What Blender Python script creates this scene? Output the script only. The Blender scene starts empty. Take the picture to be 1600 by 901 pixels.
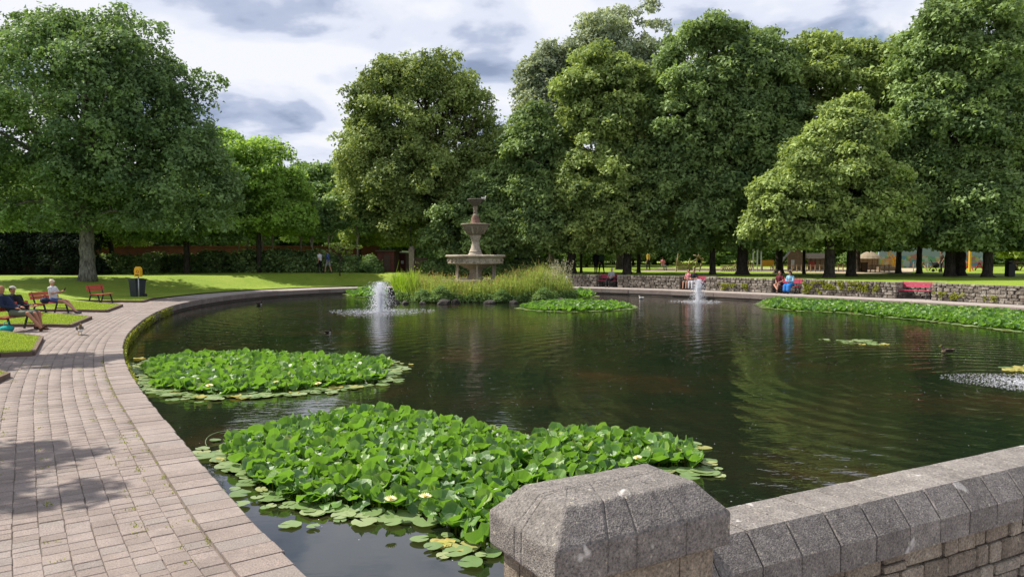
import bpy, bmesh, math, random
import numpy as np
from mathutils import Vector, Matrix, noise

SC = bpy.context.scene
COL = SC.collection
R = math.radians
random.seed(7)
PI = math.pi

# ------------------------------------------------------------------ camera
CAM_H = 2.35
FPX = 1155.0
PITCH = math.atan(54.5 / FPX)
cam = bpy.data.cameras.new('camera')
cam.sensor_width = 36
cam.lens = FPX / 1600 * 36
cam.clip_start = 0.05
cam.clip_end = 6000
camo = bpy.data.objects.new('camera', cam)
camo.location = (0, 0, CAM_H)
camo.rotation_euler = (PI / 2 - PITCH, 0, 0)
COL.objects.link(camo)
SC.camera = camo

# ------------------------------------------------------------------ sun, sky, exposure
SUN_EL = R(50)
SUN_DIR = Vector((-0.93, 0.34, 0)).normalized()          # horizontal direction towards the sun
sl = bpy.data.lights.new('sun', 'SUN')
sl.energy = 5.0
sl.angle = R(0.53)
sl.color = (1.0, 0.94, 0.84)
so = bpy.data.objects.new('sun', sl)
sv = Vector((SUN_DIR.x * math.cos(SUN_EL), SUN_DIR.y * math.cos(SUN_EL), math.sin(SUN_EL)))
so.rotation_euler = sv.to_track_quat('Z', 'Y').to_euler()
so.location = sv * 60
COL.objects.link(so)

world = bpy.data.worlds.new('World')
SC.world = world
world.use_nodes = True
wn, wl = world.node_tree.nodes, world.node_tree.links
wn.clear()


def NN(nodes, t, **kw):
    n = nodes.new(t)
    for k, v in kw.items():
        setattr(n, k, v)
    return n


wout = NN(wn, 'ShaderNodeOutputWorld')
wbg = NN(wn, 'ShaderNodeBackground')
wbg.inputs['Strength'].default_value = 0.072
sky = NN(wn, 'ShaderNodeTexSky', sky_type='NISHITA', sun_disc=False)
sky.sun_elevation = SUN_EL
sky.sun_rotation = math.atan2(SUN_DIR.x, SUN_DIR.y)
tc = NN(wn, 'ShaderNodeTexCoord')
sep = NN(wn, 'ShaderNodeSeparateXYZ')
wl.new(tc.outputs['Generated'], sep.inputs[0])


def wmath(op, a, b=None, c=None):
    n = NN(wn, 'ShaderNodeMath', operation=op)
    for i, v in enumerate((a, b, c)):
        if v is None:
            continue
        if isinstance(v, (int, float)):
            n.inputs[i].default_value = v
        else:
            wl.new(v, n.inputs[i])
    return n.outputs[0]


zz = wmath('ADD', wmath('MAXIMUM', sep.outputs[2], 0.0), 0.22)
cx_ = wmath('DIVIDE', sep.outputs[0], zz)
cy_ = wmath('DIVIDE', sep.outputs[1], zz)
comb = NN(wn, 'ShaderNodeCombineXYZ')
wl.new(cx_, comb.inputs[0]); wl.new(cy_, comb.inputs[1])


def wnoise(scale, detail, loc, rough=0.55, dist=0.0):
    m = NN(wn, 'ShaderNodeMapping')
    m.inputs['Location'].default_value = loc
    wl.new(comb.outputs[0], m.inputs[0])
    n = NN(wn, 'ShaderNodeTexNoise')
    n.inputs['Scale'].default_value = scale
    n.inputs['Detail'].default_value = detail
    n.inputs['Roughness'].default_value = rough
    n.inputs['Distortion'].default_value = dist
    wl.new(m.outputs[0], n.inputs['Vector'])
    return n.outputs['Fac']


def wramp(fac, stops, interp='EASE'):
    r = NN(wn, 'ShaderNodeValToRGB')
    r.color_ramp.interpolation = interp
    el = r.color_ramp.elements
    while len(el) < len(stops):
        el.new(0.5)
    for e, (p, c) in zip(el, stops):
        e.position = p
        e.color = (c[0], c[1], c[2], 1)
    wl.new(fac, r.inputs[0])
    return r.outputs[0]


SKY_OFF = (3.1, 1.7, 0.0)
CS = 2.1
cover = wramp(wnoise(0.75 * CS, 7, SKY_OFF, 0.55, 0.3), [(0.29, (0, 0, 0)), (0.40, (1, 1, 1))])
shade_n = wnoise(0.95 * CS, 7, (SKY_OFF[0] + 5.2, SKY_OFF[1] + 1.1, 0), 0.5, 0.2)
ccol = wramp(shade_n, [(0.34, (2.5, 3.1, 4.5)), (0.42, (4.3, 4.9, 6.4)), (0.48, (6.8, 7.2, 8.3)), (0.56, (8.1, 8.25, 8.9))])
mixc = NN(wn, 'ShaderNodeMix', data_type='RGBA')
wl.new(cover, mixc.inputs[0])
wl.new(sky.outputs[0], mixc.inputs[6])
wl.new(ccol, mixc.inputs[7])
wl.new(mixc.outputs[2], wbg.inputs['Color'])
wl.new(wbg.outputs[0], wout.inputs[0])

SC.render.engine = 'CYCLES'
SC.view_settings.view_transform = 'Standard'
SC.view_settings.look = 'None'
SC.view_settings.exposure = 0.68
SC.view_settings.gamma = 1.0
SC.view_settings.use_curve_mapping = False
SC.cycles.max_bounces = 7
SC.cycles.transparent_max_bounces = 8
SC.cycles.caustics_reflective = False
SC.cycles.caustics_refractive = False

# ------------------------------------------------------------------ helpers


def W(px, py, z=0.0):
    """ground point seen at a pixel of the 1600 px photo, on the level z"""
    dx, dy, dz = (px - 800) / FPX, 1.0, -(py - 450.5) / FPX
    c, s = math.cos(PITCH), math.sin(PITCH)
    y, zz_ = dy * c + dz * s, -dy * s + dz * c
    t = (z - CAM_H) / zz_
    return (dx * t, y * t)


def XA(px, Y):
    return (px - 800) / FPX * Y


def ZA(py, Y):
    return CAM_H - (py - 396.0) / FPX * Y


def tag(o, label=None, cat=None, group=None, kind=None):
    if label: o['label'] = label
    if cat: o['category'] = cat
    if group: o['group'] = group
    if kind: o['kind'] = kind
    return o


def empty(name, loc=(0, 0, 0), rz=0.0, label=None, cat=None, group=None):
    o = bpy.data.objects.new(name, None)
    o.empty_display_size = 0.2
    o.location = loc
    o.rotation_euler = (0, 0, rz)
    COL.objects.link(o)
    return tag(o, label, cat, group)


def npmesh(name, V, F, mat=None, tint=None, smooth=False, uv=None):
    """mesh from numpy arrays; F is (M,k)"""
    V = np.asarray(V, dtype=np.float32)
    F = np.asarray(F, dtype=np.int32)
    me = bpy.data.meshes.new(name)
    me.vertices.add(len(V))
    me.vertices.foreach_set('co', V.ravel())
    k = F.shape[1]
    me.loops.add(F.size)
    me.loops.foreach_set('vertex_index', F.ravel())
    me.polygons.add(len(F))
    me.polygons.foreach_set('loop_start', np.arange(0, F.size, k, dtype=np.int32))
    me.polygons.foreach_set('loop_total', np.full(len(F), k, dtype=np.int32))
    if smooth:
        me.polygons.foreach_set('use_smooth', np.ones(len(F), dtype=bool))
    me.update(calc_edges=True)
    if tint is not None:
        a = me.attributes.new('tint', 'FLOAT', 'POINT')
        a.data.foreach_set('value', np.asarray(tint, dtype=np.float32))
    if uv is not None:
        u = me.uv_layers.new(name='UVMap')
        u.data.foreach_set('uv', np.asarray(uv, dtype=np.float32)[F.ravel()].ravel())
    if mat: me.materials.append(mat)
    return me


class MB:
    """collects shapes into one mesh"""

    def __init__(s):
        s.v = []; s.f = []; s.m = []; s.t = []; s.tv = 0.5

    def add(s, vs, fs, mi=0):
        o = len(s.v)
        s.v += [tuple(v) for v in vs]
        s.t += [s.tv] * len(vs)
        for f in fs:
            s.f.append(tuple(i + o for i in f)); s.m.append(mi)

    def box(s, c, size, rz=0.0, mi=0, M=None):
        hx, hy, hz = size[0] / 2, size[1] / 2, size[2] / 2
        vs = [Vector((x, y, z)) for z in (-hz, hz) for x, y in ((-hx, -hy), (hx, -hy), (hx, hy), (-hx, hy))]
        if M is not None:
            vs = [M @ v for v in vs]
        if rz:
            vs = [Matrix.Rotation(rz, 3, 'Z') @ v for v in vs]
        c = Vector(c)
        s.add([v + c for v in vs], [(3, 2, 1, 0), (4, 5, 6, 7), (0, 1, 5, 4), (1, 2, 6, 5), (2, 3, 7, 6), (3, 0, 4, 7)], mi)

    def beam(s, p, q, w, h, mi=0, up=Vector((0, 0, 1))):
        p, q = Vector(p), Vector(q)
        d = (q - p).normalized()
        if abs(d.dot(up)) > .98: up = Vector((1, 0, 0))
        a = d.cross(up).normalized() * w / 2
        b = a.cross(d).normalized() * h / 2
        vs = [p - a - b, p + a - b, p + a + b, p - a + b, q - a - b, q + a - b, q + a + b, q - a + b]
        s.add(vs, [(0, 1, 2, 3), (7, 6, 5, 4), (0, 4, 5, 1), (1, 5, 6, 2), (2, 6, 7, 3), (3, 7, 4, 0)], mi)

    def tube(s, pts, rad, seg=8, mi=0, cap=True):
        n = len(pts)
        pts = [Vector(p) for p in pts]
        vs = []
        prev = None
        for i in range(n):
            d = (pts[min(i + 1, n - 1)] - pts[max(i - 1, 0)])
            d = d.normalized() if d.length > 1e-9 else Vector((0, 0, 1))
            if prev is None:
                a = d.orthogonal().normalized()
            else:
                a = (prev - d * prev.dot(d))
                a = a.normalized() if a.length > 1e-6 else d.orthogonal().normalized()
            prev = a
            b = d.cross(a)
            for k in range(seg):
                t = 2 * PI * k / seg
                vs.append(pts[i] + (a * math.cos(t) + b * math.sin(t)) * rad[i])
        fs = []
        for i in range(n - 1):
            for k in range(seg):
                k2 = (k + 1) % seg
                fs.append((i * seg + k, i * seg + k2, (i + 1) * seg + k2, (i + 1) * seg + k))
        if cap:
            fs.append(tuple(range(seg - 1, -1, -1)))
            fs.append(tuple((n - 1) * seg + k for k in range(seg)))
        s.add(vs, fs, mi)

    def caps(s, p, q, r1, r2, seg=10, mi=0):
        p, q = Vector(p), Vector(q)
        d = q - p
        L = d.length
        u = d / L if L > 1e-6 else Vector((0, 0, 1))
        pts, rr = [], []
        for a in (-.99, -.8, -.45, 0):
            pts.append(p + u * a * r1); rr.append(r1 * math.sqrt(max(0.0, 1 - a * a)))
        for a in (0, .45, .8, .99):
            pts.append(q + u * a * r2); rr.append(r2 * math.sqrt(max(0.0, 1 - a * a)))
        s.tube(pts, rr, seg, mi)

    def ellip(s, c, r, seg=12, mi=0, M=None):
        c = Vector(c)
        vs, fs = [], []
        rings = max(4, seg // 2)
        for i in range(rings + 1):
            th = PI * (i + .02) / (rings + .04)
            for k in range(seg):
                ph = 2 * PI * k / seg
                v = Vector((r[0] * math.sin(th) * math.cos(ph), r[1] * math.sin(th) * math.sin(ph), r[2] * math.cos(th)))
                if M is not None: v = M @ v
                vs.append(c + v)
        for i in range(rings):
            for k in range(seg):
                k2 = (k + 1) % seg
                fs.append((i * seg + k, (i + 1) * seg + k, (i + 1) * seg + k2, i * seg + k2))
        fs.append(tuple(range(seg)))
        fs.append(tuple(rings * seg + k for k in range(seg - 1, -1, -1)))
        s.add(vs, fs, mi)

    def lathe(s, prof, seg=40, c=(0, 0, 0), mi=0, wob=0.0):
        vs, fs = [], []
        n = len(prof)
        for i, (r, z) in enumerate(prof):
            for k in range(seg):
                t = 2 * PI * k / seg
                rr = max(r, .0005)
                vs.append((c[0] + rr * math.cos(t), c[1] + rr * math.sin(t), c[2] + z))
        for i in range(n - 1):
            for k in range(seg):
                k2 = (k + 1) % seg
                fs.append((i * seg + k, i * seg + k2, (i + 1) * seg + k2, (i + 1) * seg + k))
        s.add(vs, fs, mi)

    def build(s, name, mats, parent=None, loc=None, smooth=False, rz=0.0):
        me = bpy.data.meshes.new(name)
        me.from_pydata([tuple(v) for v in s.v], [], s.f)
        mats = mats if isinstance(mats, (list, tuple)) else [mats]
        for m in mats: me.materials.append(m)
        if len(mats) > 1:
            me.polygons.foreach_set('material_index', s.m)
        if smooth:
            me.polygons.foreach_set('use_smooth', [True] * len(me.polygons))
        a = me.attributes.new('tint', 'FLOAT', 'POINT')
        a.data.foreach_set('value', s.t)
        me.update()
        return link(name, me, parent, loc, rz)


def link(name, me, parent=None, loc=None, rz=0.0):
    o = bpy.data.objects.new(name, me)
    COL.objects.link(o)
    if parent is not None: o.parent = parent
    if loc is not None: o.location = loc
    if rz: o.rotation_euler = (0, 0, rz)
    return o


# ------------------------------------------------------------------ materials
MATS = {}


def newmat(name):
    m = bpy.data.materials.new(name)
    m.use_nodes = True
    m.node_tree.nodes.clear()
    return m, m.node_tree.nodes, m.node_tree.links


class NT:
    def __init__(s, name):
        s.m, s.n, s.l = newmat(name)
        s.out = s.n.new('ShaderNodeOutputMaterial')
        MATS[name] = s.m

    def node(s, t, **kw):
        return NN(s.n, t, **kw)

    def setin(s, n, key, v):
        if v is None: return
        if isinstance(v, bpy.types.NodeSocket): s.l.new(v, n.inputs[key])
        else:
            if isinstance(v, (tuple, list)) and len(v) == 3 and n.inputs[key].type == 'RGBA': v = (*v, 1)
            n.inputs[key].default_value = v

    def math(s, op, a, b=None, c=None, clamp=False):
        n = s.node('ShaderNodeMath', operation=op)
        n.use_clamp = clamp
        s.setin(n, 0, a); s.setin(n, 1, b); s.setin(n, 2, c)
        return n.outputs[0]

    def coord(s, kind='Object', scale=(1, 1, 1), loc=(0, 0, 0)):
        t = s.node('ShaderNodeTexCoord')
        m = s.node('ShaderNodeMapping')
        m.inputs['Scale'].default_value = scale
        m.inputs['Location'].default_value = loc
        s.l.new(t.outputs[kind], m.inputs[0])
        return m.outputs[0]

    def pos(s, scale=(1, 1, 1)):
        g = s.node('ShaderNodeNewGeometry')
        m = s.node('ShaderNodeMapping')
        m.inputs['Scale'].default_value = scale
        s.l.new(g.outputs['Position'], m.inputs[0])
        return m.outputs[0]

    def noise(s, vec, scale, detail=4, rough=.55, dist=0.0):
        n = s.node('ShaderNodeTexNoise')
        n.inputs['Scale'].default_value = scale
        n.inputs['Detail'].default_value = detail
        n.inputs['Roughness'].default_value = rough
        n.inputs['Distortion'].default_value = dist
        s.l.new(vec, n.inputs['Vector'])
        return n.outputs['Fac']

    def voro(s, vec, scale, feature='F1', out='Distance'):
        n = s.node('ShaderNodeTexVoronoi', feature=feature)
        n.inputs['Scale'].default_value = scale
        s.l.new(vec, n.inputs['Vector'])
        return n.outputs[out]

    def ramp(s, fac, stops, interp='LINEAR'):
        r = s.node('ShaderNodeValToRGB')
        r.color_ramp.interpolation = interp
        el = r.color_ramp.elements
        while len(el) < len(stops): el.new(.5)
        for e, (p, c) in zip(el, stops):
            e.position = p
            if isinstance(c, (int, float)): c = (c, c, c)
            e.color = (*c, 1)
        s.l.new(fac, r.inputs[0])
        return r.outputs[0]

    def mix(s, fac, a, b, mode='MIX'):
        n = s.node('ShaderNodeMix', data_type='RGBA', blend_type=mode)
        s.setin(n, 0, fac); s.setin(n, 6, a); s.setin(n, 7, b)
        return n.outputs[2]

    def bump(s, h, strength=.5, dist=.01, normal=None):
        n = s.node('ShaderNodeBump')
        n.inputs['Strength'].default_value = strength
        n.inputs['Distance'].default_value = dist
        s.l.new(h, n.inputs['Height'])
        if normal is not None: s.l.new(normal, n.inputs['Normal'])
        return n.outputs[0]

    def attr(s, name='tint'):
        n = s.node('ShaderNodeAttribute', attribute_name=name)
        return n.outputs['Fac']

    def rnd(s):
        return s.node('ShaderNodeObjectInfo').outputs['Random']

    def bsdf(s, color, rough=.8, spec=.3, metal=0, normal=None, trans=None, **kw):
        n = s.node('ShaderNodeBsdfPrincipled')
        s.setin(n, 'Base Color', color)
        s.setin(n, 'Roughness', rough)
        s.setin(n, 'Specular IOR Level', spec)
        s.setin(n, 'Metallic', metal)
        for k, v in kw.items(): s.setin(n, k, v)
        if normal is not None: s.l.new(normal, n.inputs['Normal'])
        sh = n.outputs[0]
        if trans:
            t = s.node('ShaderNodeBsdfTranslucent')
            s.setin(t, 'Color', trans[1])
            mx = s.node('ShaderNodeMixShader')
            mx.inputs[0].default_value = trans[0]
            s.l.new(sh, mx.inputs[1]); s.l.new(t.outputs[0], mx.inputs[2])
            sh = mx.outputs[0]
        s.l.new(sh, s.out.inputs[0])
        return s.m


def plain(name, col, rough=.6, spec=.4, metal=0, var=.15, nscale=6):
    t = NT(name)
    v = t.pos()
    n = t.noise(v, nscale, 5)
    c = t.mix(t.math('MULTIPLY', n, var * 2), col, tuple(x * .45 for x in col))
    return t.bsdf(c, t.math('ADD', rough, t.math('MULTIPLY', n, .15)), spec, metal, t.bump(n, .25, .004))


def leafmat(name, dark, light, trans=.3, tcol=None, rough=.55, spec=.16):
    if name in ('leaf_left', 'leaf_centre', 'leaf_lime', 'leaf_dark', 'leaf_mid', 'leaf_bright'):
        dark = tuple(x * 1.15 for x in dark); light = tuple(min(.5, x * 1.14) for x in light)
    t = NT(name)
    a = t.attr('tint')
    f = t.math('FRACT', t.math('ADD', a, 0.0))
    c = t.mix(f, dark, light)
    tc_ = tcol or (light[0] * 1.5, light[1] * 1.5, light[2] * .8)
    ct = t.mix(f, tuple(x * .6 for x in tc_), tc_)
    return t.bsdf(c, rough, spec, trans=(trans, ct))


def stonemat(name, cols, grain=90, bump=.5, lichen=(.55, .55, .5), lich=.62, rough=.9, bigvar=.6, rv=.5):
    """cast or natural stone with coarse grain, mottling and pale lichen"""
    t = NT(name)
    v = t.pos()
    big = t.noise(v, 2.2, 6, .6)
    mid = t.noise(v, 14, 5, .65)
    fine = t.noise(v, grain, 3, .7)
    vo = t.voro(v, grain * 1.6)
    r = t.rnd()
    base = t.ramp(t.math('ADD', t.math('MULTIPLY', mid, .7), t.math('MULTIPLY', t.math('SUBTRACT', r, .5), rv)),
                  [(.15, cols[0]), (.45, cols[1]), (.75, cols[2])])
    base = t.mix(t.ramp(big, [(.35, 0), (.7, bigvar)]), base, cols[0])
    sp = t.ramp(fine, [(.32, (.18, .18, .19)), (.47, (.8, .8, .8)), (.56, (1.05, 1.02, 1)), (.66, (1.5, 1.45, 1.4))])
    base = t.mix(.75, base, sp, 'MULTIPLY')
    li = t.ramp(t.noise(v, 5.5, 3, .5, .6), [(lich, 0), (lich + .05, .7)])
    base = t.mix(li, base, lichen)
    st = t.noise(v, 3.4, 7, .7, .5)
    base = t.mix(t.ramp(st, [(.50, 0), (.68, .45)]), base, tuple(x * .6 for x in cols[0]))
    sp2 = t.ramp(t.noise(v, 28, 3, .6), [(.66, 0), (.70, .5)])
    base = t.mix(sp2, base, (lichen[0] * .85, lichen[1] * .82, lichen[2] * .62))
    h = t.math('ADD', t.math('MULTIPLY', fine, .6), t.math('MULTIPLY', mid, 1.2))
    h = t.math('ADD', h, t.math('MULTIPLY', vo, .5))
    return t.bsdf(base, rough, .2, normal=t.bump(h, bump, .006))


# pavers and edging
t = NT('paver')
v = t.pos()
a = t.math('ADD', t.attr('tint'), t.rnd())
a = t.math('FRACT', a)
c = t.ramp(a, [(0, (.175, .145, .130)), (.35, (.218, .178, .160)), (.7, (.245, .202, .184)), (.9, (.215, .187, .172)), (1, (.17, .15, .138))])
fine = t.noise(v, 75, 4, .8)
mid = t.noise(v, 9, 5, .6)
big = t.noise(v, .9, 4, .6)
c = t.mix(.85, c, t.ramp(fine, [(.34, (.40, .39, .38)), (.48, (.95, .94, .93)), (.62, (1.5, 1.45, 1.42))]), 'MULTIPLY')
c = t.mix(t.ramp(mid, [(.36, .45), (.62, 0)]), c, (.18, .15, .135))
c = t.mix(t.ramp(big, [(.45, 0), (.65, .22)]), c, (.36, .31, .285))
c = t.mix(t.ramp(t.noise(v, 2.4, 6, .7, .4), [(.50, 0), (.66, .38)]), c, (.12, .10, .088))
sepz = t.node('ShaderNodeSeparateXYZ'); t.l.new(v, sepz.inputs[0])
t.bsdf(c, .88, .25, normal=t.bump(t.math('ADD', fine, t.math('MULTIPLY', mid, 1.5)), .55, .006))

t = NT('joint_sand')
v = t.pos()
c = t.ramp(t.noise(v, 6, 5), [(.35, (.14, .115, .095)), (.6, (.19, .155, .13)), (.78, (.14, .14, .07))])
t.bsdf(c, .95, .1, normal=t.bump(t.noise(v, 60, 3), .5, .01))

t = NT('far_paving')
v = t.pos()
c = t.ramp(t.noise(v, 3, 5), [(.3, (.27, .235, .215)), (.6, (.36, .32, .295))])
c = t.mix(.5, c, t.ramp(t.noise(v, 40, 3), [(.35, .6), (.65, 1.2)]), 'MULTIPLY')
t.bsdf(c, .9, .2, normal=t.bump(t.noise(v, 30, 3), .3, .01))

stonemat('edge_stone', [(.17, .138, .122), (.29, .236, .212), (.35, .29, .265)], 75, .6, lich=.74, bigvar=.4, rv=.15)
stonemat('cap_stone', [(.14, .128, .12), (.26, .24, .225), (.37, .345, .33)], 75, 1.0, (.58, .56, .53), .67, bigvar=.5, rv=.14)
stonemat('body_stone', [(.17, .14, .11), (.31, .265, .21), (.41, .37, .31)], 60, .8, lich=.70, rv=.35)
stonemat('rubble', [(.14, .12, .10), (.30, .265, .225), (.43, .39, .34)], 22, .8, (.5, .49, .44), .62)
stonemat('mortar', [(.07, .06, .05), (.12, .10, .085), (.17, .15, .12)], 40, .5, lich=.9)
stonemat('fountain_stone', [(.24, .20, .155), (.43, .37, .29), (.55, .49, .40)], 24, .6, (.55, .52, .42), .66)
stonemat('fountain_dark', [(.11, .095, .08), (.20, .175, .15), (.30, .27, .23)], 24, .5, lich=.75)
stonemat('red_sandstone', [(.11, .06, .045), (.19, .11, .085), (.28, .19, .15)], 24, .4, lich=.85)
stonemat('rock', [(.025, .022, .02), (.06, .055, .05), (.12, .11, .10)], 12, .9, lich=.74)

# water
t = NT('water')
v = t.pos()
sepw = t.node('ShaderNodeSeparateXYZ'); t.l.new(v, sepw.inputs[0])


def ring(cx, cy, k, amp, reach, wob=.5):
    dx = t.math('SUBTRACT', sepw.outputs[0], cx)
    dy = t.math('SUBTRACT', sepw.outputs[1], cy)
    d = t.math('SQRT', t.math('ADD', t.math('MULTIPLY', dx, dx), t.math('MULTIPLY', dy, dy)))
    d = t.math('ADD', d, t.math('MULTIPLY', t.noise(v, .55, 2), wob))
    w_ = t.math('SINE', t.math('MULTIPLY', d, k))
    f = t.math('DIVIDE', amp, t.math('ADD', 1.0, t.math('MULTIPLY', d, 1.0 / reach)))
    return t.math('MULTIPLY', w_, f), d


JETS = [W(594, 487, -.35), W(1091, 471, -.35), W(1606, 598, -.35)]
h = None
for (jx, jy), (k, amp, reach) in zip(JETS, ((9.0, .0075, 4), (9.5, .007, 4), (11.0, .0085, 6))):
    rr_, dd_ = ring(jx, jy, k, amp, reach)
    nz = t.ramp(t.noise(t.pos((1, 1, 1)), .45, 2), [(.35, .35), (.65, 1.0)])
    rr_ = t.math('MULTIPLY', rr_, nz)
    h = rr_ if h is None else t.math('ADD', h, rr_)
h = t.math('ADD', h, t.math('MULTIPLY', t.noise(t.pos((1, 2.2, 1)), 2.6, 3, .5), .0085))
h = t.math('ADD', h, t.math('MULTIPLY', t.noise(t.pos((1, 1.6, 1)), 9.0, 2, .5), .0024))
# calm water in the near corner: ripples die out towards the viewer on the left
calm = t.math('ADD', t.math('MULTIPLY', sepw.outputs[1], .085), t.math('MULTIPLY', sepw.outputs[0], .05))
calm = t.ramp(calm, [(.50, .06), (1.3, 1.0)])
h = t.math('MULTIPLY', h, calm)
bn = t.bump(h, 1.0, 1.0)
bc = t.ramp(t.noise(v, .35, 4, .6), [(.35, (.004, .008, .005)), (.55, (.010, .010, .006)), (.72, (.028, .013, .008))])
t.bsdf(bc, .02, .5, normal=bn, IOR=1.92)

# lawn
t = NT('lawn')
v = t.pos()
n1 = t.math('ADD', t.math('MULTIPLY', t.noise(v, .35, 4), .5), t.math('MULTIPLY', t.noise(v, 1.9, 4, .7), .5)); n2 = t.noise(v, 14, 4, .7); n3 = t.noise(v, 60, 2, .7)
c = t.ramp(n1, [(.3, (.15, .225, .025)), (.5, (.20, .285, .034)), (.75, (.29, .335, .06))])
c = t.mix(.8, c, t.ramp(n2, [(.3, (.6, .65, .6)), (.7, (1.3, 1.25, 1.2))]), 'MULTIPLY')
t.bsdf(c, .8, .15, normal=t.bump(t.math('ADD', n2, n3), .6, .03))
leafmat('grass_blade', (.13, .21, .025), (.34, .42, .08), .38)

# foliage
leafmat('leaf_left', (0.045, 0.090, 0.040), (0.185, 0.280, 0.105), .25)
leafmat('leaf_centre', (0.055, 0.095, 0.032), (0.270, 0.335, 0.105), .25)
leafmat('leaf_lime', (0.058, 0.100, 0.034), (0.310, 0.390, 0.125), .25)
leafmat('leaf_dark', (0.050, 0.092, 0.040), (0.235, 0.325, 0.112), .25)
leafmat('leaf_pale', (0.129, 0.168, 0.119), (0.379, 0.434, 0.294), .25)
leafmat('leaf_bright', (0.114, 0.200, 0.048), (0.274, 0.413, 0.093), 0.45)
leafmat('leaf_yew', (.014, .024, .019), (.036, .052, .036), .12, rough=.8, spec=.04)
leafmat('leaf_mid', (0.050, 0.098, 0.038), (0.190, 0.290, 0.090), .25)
leafmat('leaf_acer', (.16, .24, .05), (.34, .42, .12), .42)
leafmat('reed', (.12, .20, .035), (.38, .46, .14), .40)
leafmat('iris_leaf', (.15, .27, .02), (.30, .45, .04), .45)
leafmat('seed_head', (.30, .17, .07), (.46, .34, .16), .25)
leafmat('plume', (.36, .34, .27), (.55, .53, .46), .35)
leafmat('moss', (.14, .17, .02), (.33, .35, .05), .3)


def barkmat(name, a_, b_):
    t = NT(name)
    v = t.pos((1, 1, .35))
    n = t.noise(v, 9, 6, .7)
    c = t.ramp(n, [(.35, a_), (.65, b_)])
    t.bsdf(c, .95, .1, normal=t.bump(n, 1.0, .05))


barkmat('bark', (.022, .018, .015), (.085, .072, .06))
barkmat('bark_grey', (.06, .056, .045), (.27, .26, .22))
barkmat('bark_pale', (.16, .13, .10), (.34, .30, .25))

# lily leaves
t = NT('lily_leaf')
a = t.math('FRACT', t.math('ADD', t.attr('tint'), t.rnd()))
uvn = t.node('ShaderNodeTexCoord')
c = t.ramp(a, [(0, (.018, .065, .020)), (.35, (.046, .130, .027)), (.7, (.10, .215, .036)), (.92, (.18, .31, .06)), (1, (.30, .33, .08))])
rd = t.attr('rad')
c = t.mix(t.ramp(rd, [(0, .55), (.35, .12), (.8, 0)]), c, (.26, .36, .10))
c = t.mix(t.ramp(rd, [(.86, 0), (1, .45)]), c, (.20, .30, .05))
t.bsdf(c, .46, .62, normal=t.bump(t.noise(t.pos(), 45, 3), .35, .008), trans=(.32, (.26, .52, .04)))
t = NT('lily_pad')
a = t.math('FRACT', t.math('ADD', t.attr('tint'), t.rnd()))
c = t.ramp(a, [(0, (.13, .21, .07)), (.5, (.21, .29, .12)), (.85, (.30, .36, .18)), (1, (.34, .34, .12))])
c = t.mix(t.ramp(t.noise(t.pos(), 22, 4), [(.55, 0), (.75, .4)]), c, (.26, .24, .12))
t.bsdf(c, .35, .5, normal=t.bump(t.noise(t.pos(), 30, 3), .25, .006), trans=(.2, (.3, .4, .08)))
t = NT('lily_yellow')
c = t.ramp(t.noise(t.pos(), 9, 4), [(.35, (.20, .24, .05)), (.5, (.46, .42, .12)), (.7, (.34, .22, .07))])
t.bsdf(c, .35, .5, trans=(.2, (.5, .4, .05)))
plain('petal', (.85, .80, .45), .5, .3, var=.05)
plain('petal_core', (.80, .50, .04), .6, .3, var=.05)

# people and objects
for nm, c in dict(skin=(.50, .27, .19), skin_tan=(.42, .20, .13), navy=(.018, .026, .06), khaki=(.12, .13, .10), white_cloth=(.62, .62, .66),
                  grey_cloth=(.30, .31, .34), denim=(.055, .09, .24), black_cloth=(.015, .015, .018), maroon=(.12, .02, .03), blue_cloth=(.03, .17, .50),
                  light_blue=(.25, .45, .62), blonde=(.62, .52, .40), brown_hair=(.06, .035, .02), grey_hair=(.45, .43, .40), yellow_cloth=(.62, .45, .05),
                  shoe=(.03, .03, .04), sandal=(.08, .04, .025), teal=(.02, .33, .30), pink_cloth=(.55, .22, .24), green_cloth=(.06, .10, .07)).items():
    plain(nm, c, .75, .2, var=.2, nscale=18)
plain('red_paint', (.42, .035, .045), .5, .4, var=.3, nscale=9)
plain('pink_paint', (.42, .03, .085), .55, .4, var=.3, nscale=9)
plain('faded_red', (.50, .09, .06), .5, .4, var=.3, nscale=9)
plain('iron', (.02, .02, .022), .5, .4)
plain('bin_plastic', (.022, .027, .035), .45, .45)
plain('yellow_plastic', (.80, .42, .012), .4, .5, var=.1)
plain('sign_red', (.5, .05, .02), .4, .5)
plain('galvanised', (.42, .43, .44), .45, .5, metal=.4)
plain('buoy_red', (.62, .06, .03), .4, .5)
plain('kerb', (.17, .12, .095), .9, .2, var=.4)
plain('soil', (.03, .022, .016), .95, .1, var=.5)
plain('white_paint', (.72, .72, .70), .5, .4)
plain('timber', (.36, .26, .17), .8, .2, var=.4)
plain('timber_pale', (.46, .36, .25), .8, .2, var=.4)
plain('timber_dark', (.10, .07, .05), .8, .2, var=.4)
plain('thatch', (.33, .27, .19), .95, .1, var=.5)
plain('green_metal', (.045, .07, .055), .6, .3)
plain('grey_panel', (.24, .26, .26), .6, .3)
plain('steel', (.45, .47, .50), .35, .5, metal=.6)
plain('glass_dark', (.02, .025, .03), .1, .6)
plain('sand', (.42, .34, .24), .95, .1)
plain('duck_brown', (.20, .155, .11), .85, .2, var=.6, nscale=60)
plain('duck_dark', (.05, .04, .03), .8, .2, var=.4, nscale=50)
plain('duck_white', (.70, .68, .64), .8, .2)
plain('beak', (.45, .30, .04), .5, .4)
plain('red_panel', (.45, .06, .04), .5, .4)
plain('blue_panel', (.03, .14, .42), .5, .4)
plain('dark_core', (.028, .024, .018), .95, .1)  # dark brown for the solid mass inside the shrubs
t = NT('brick')
v = t.pos()
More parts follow.
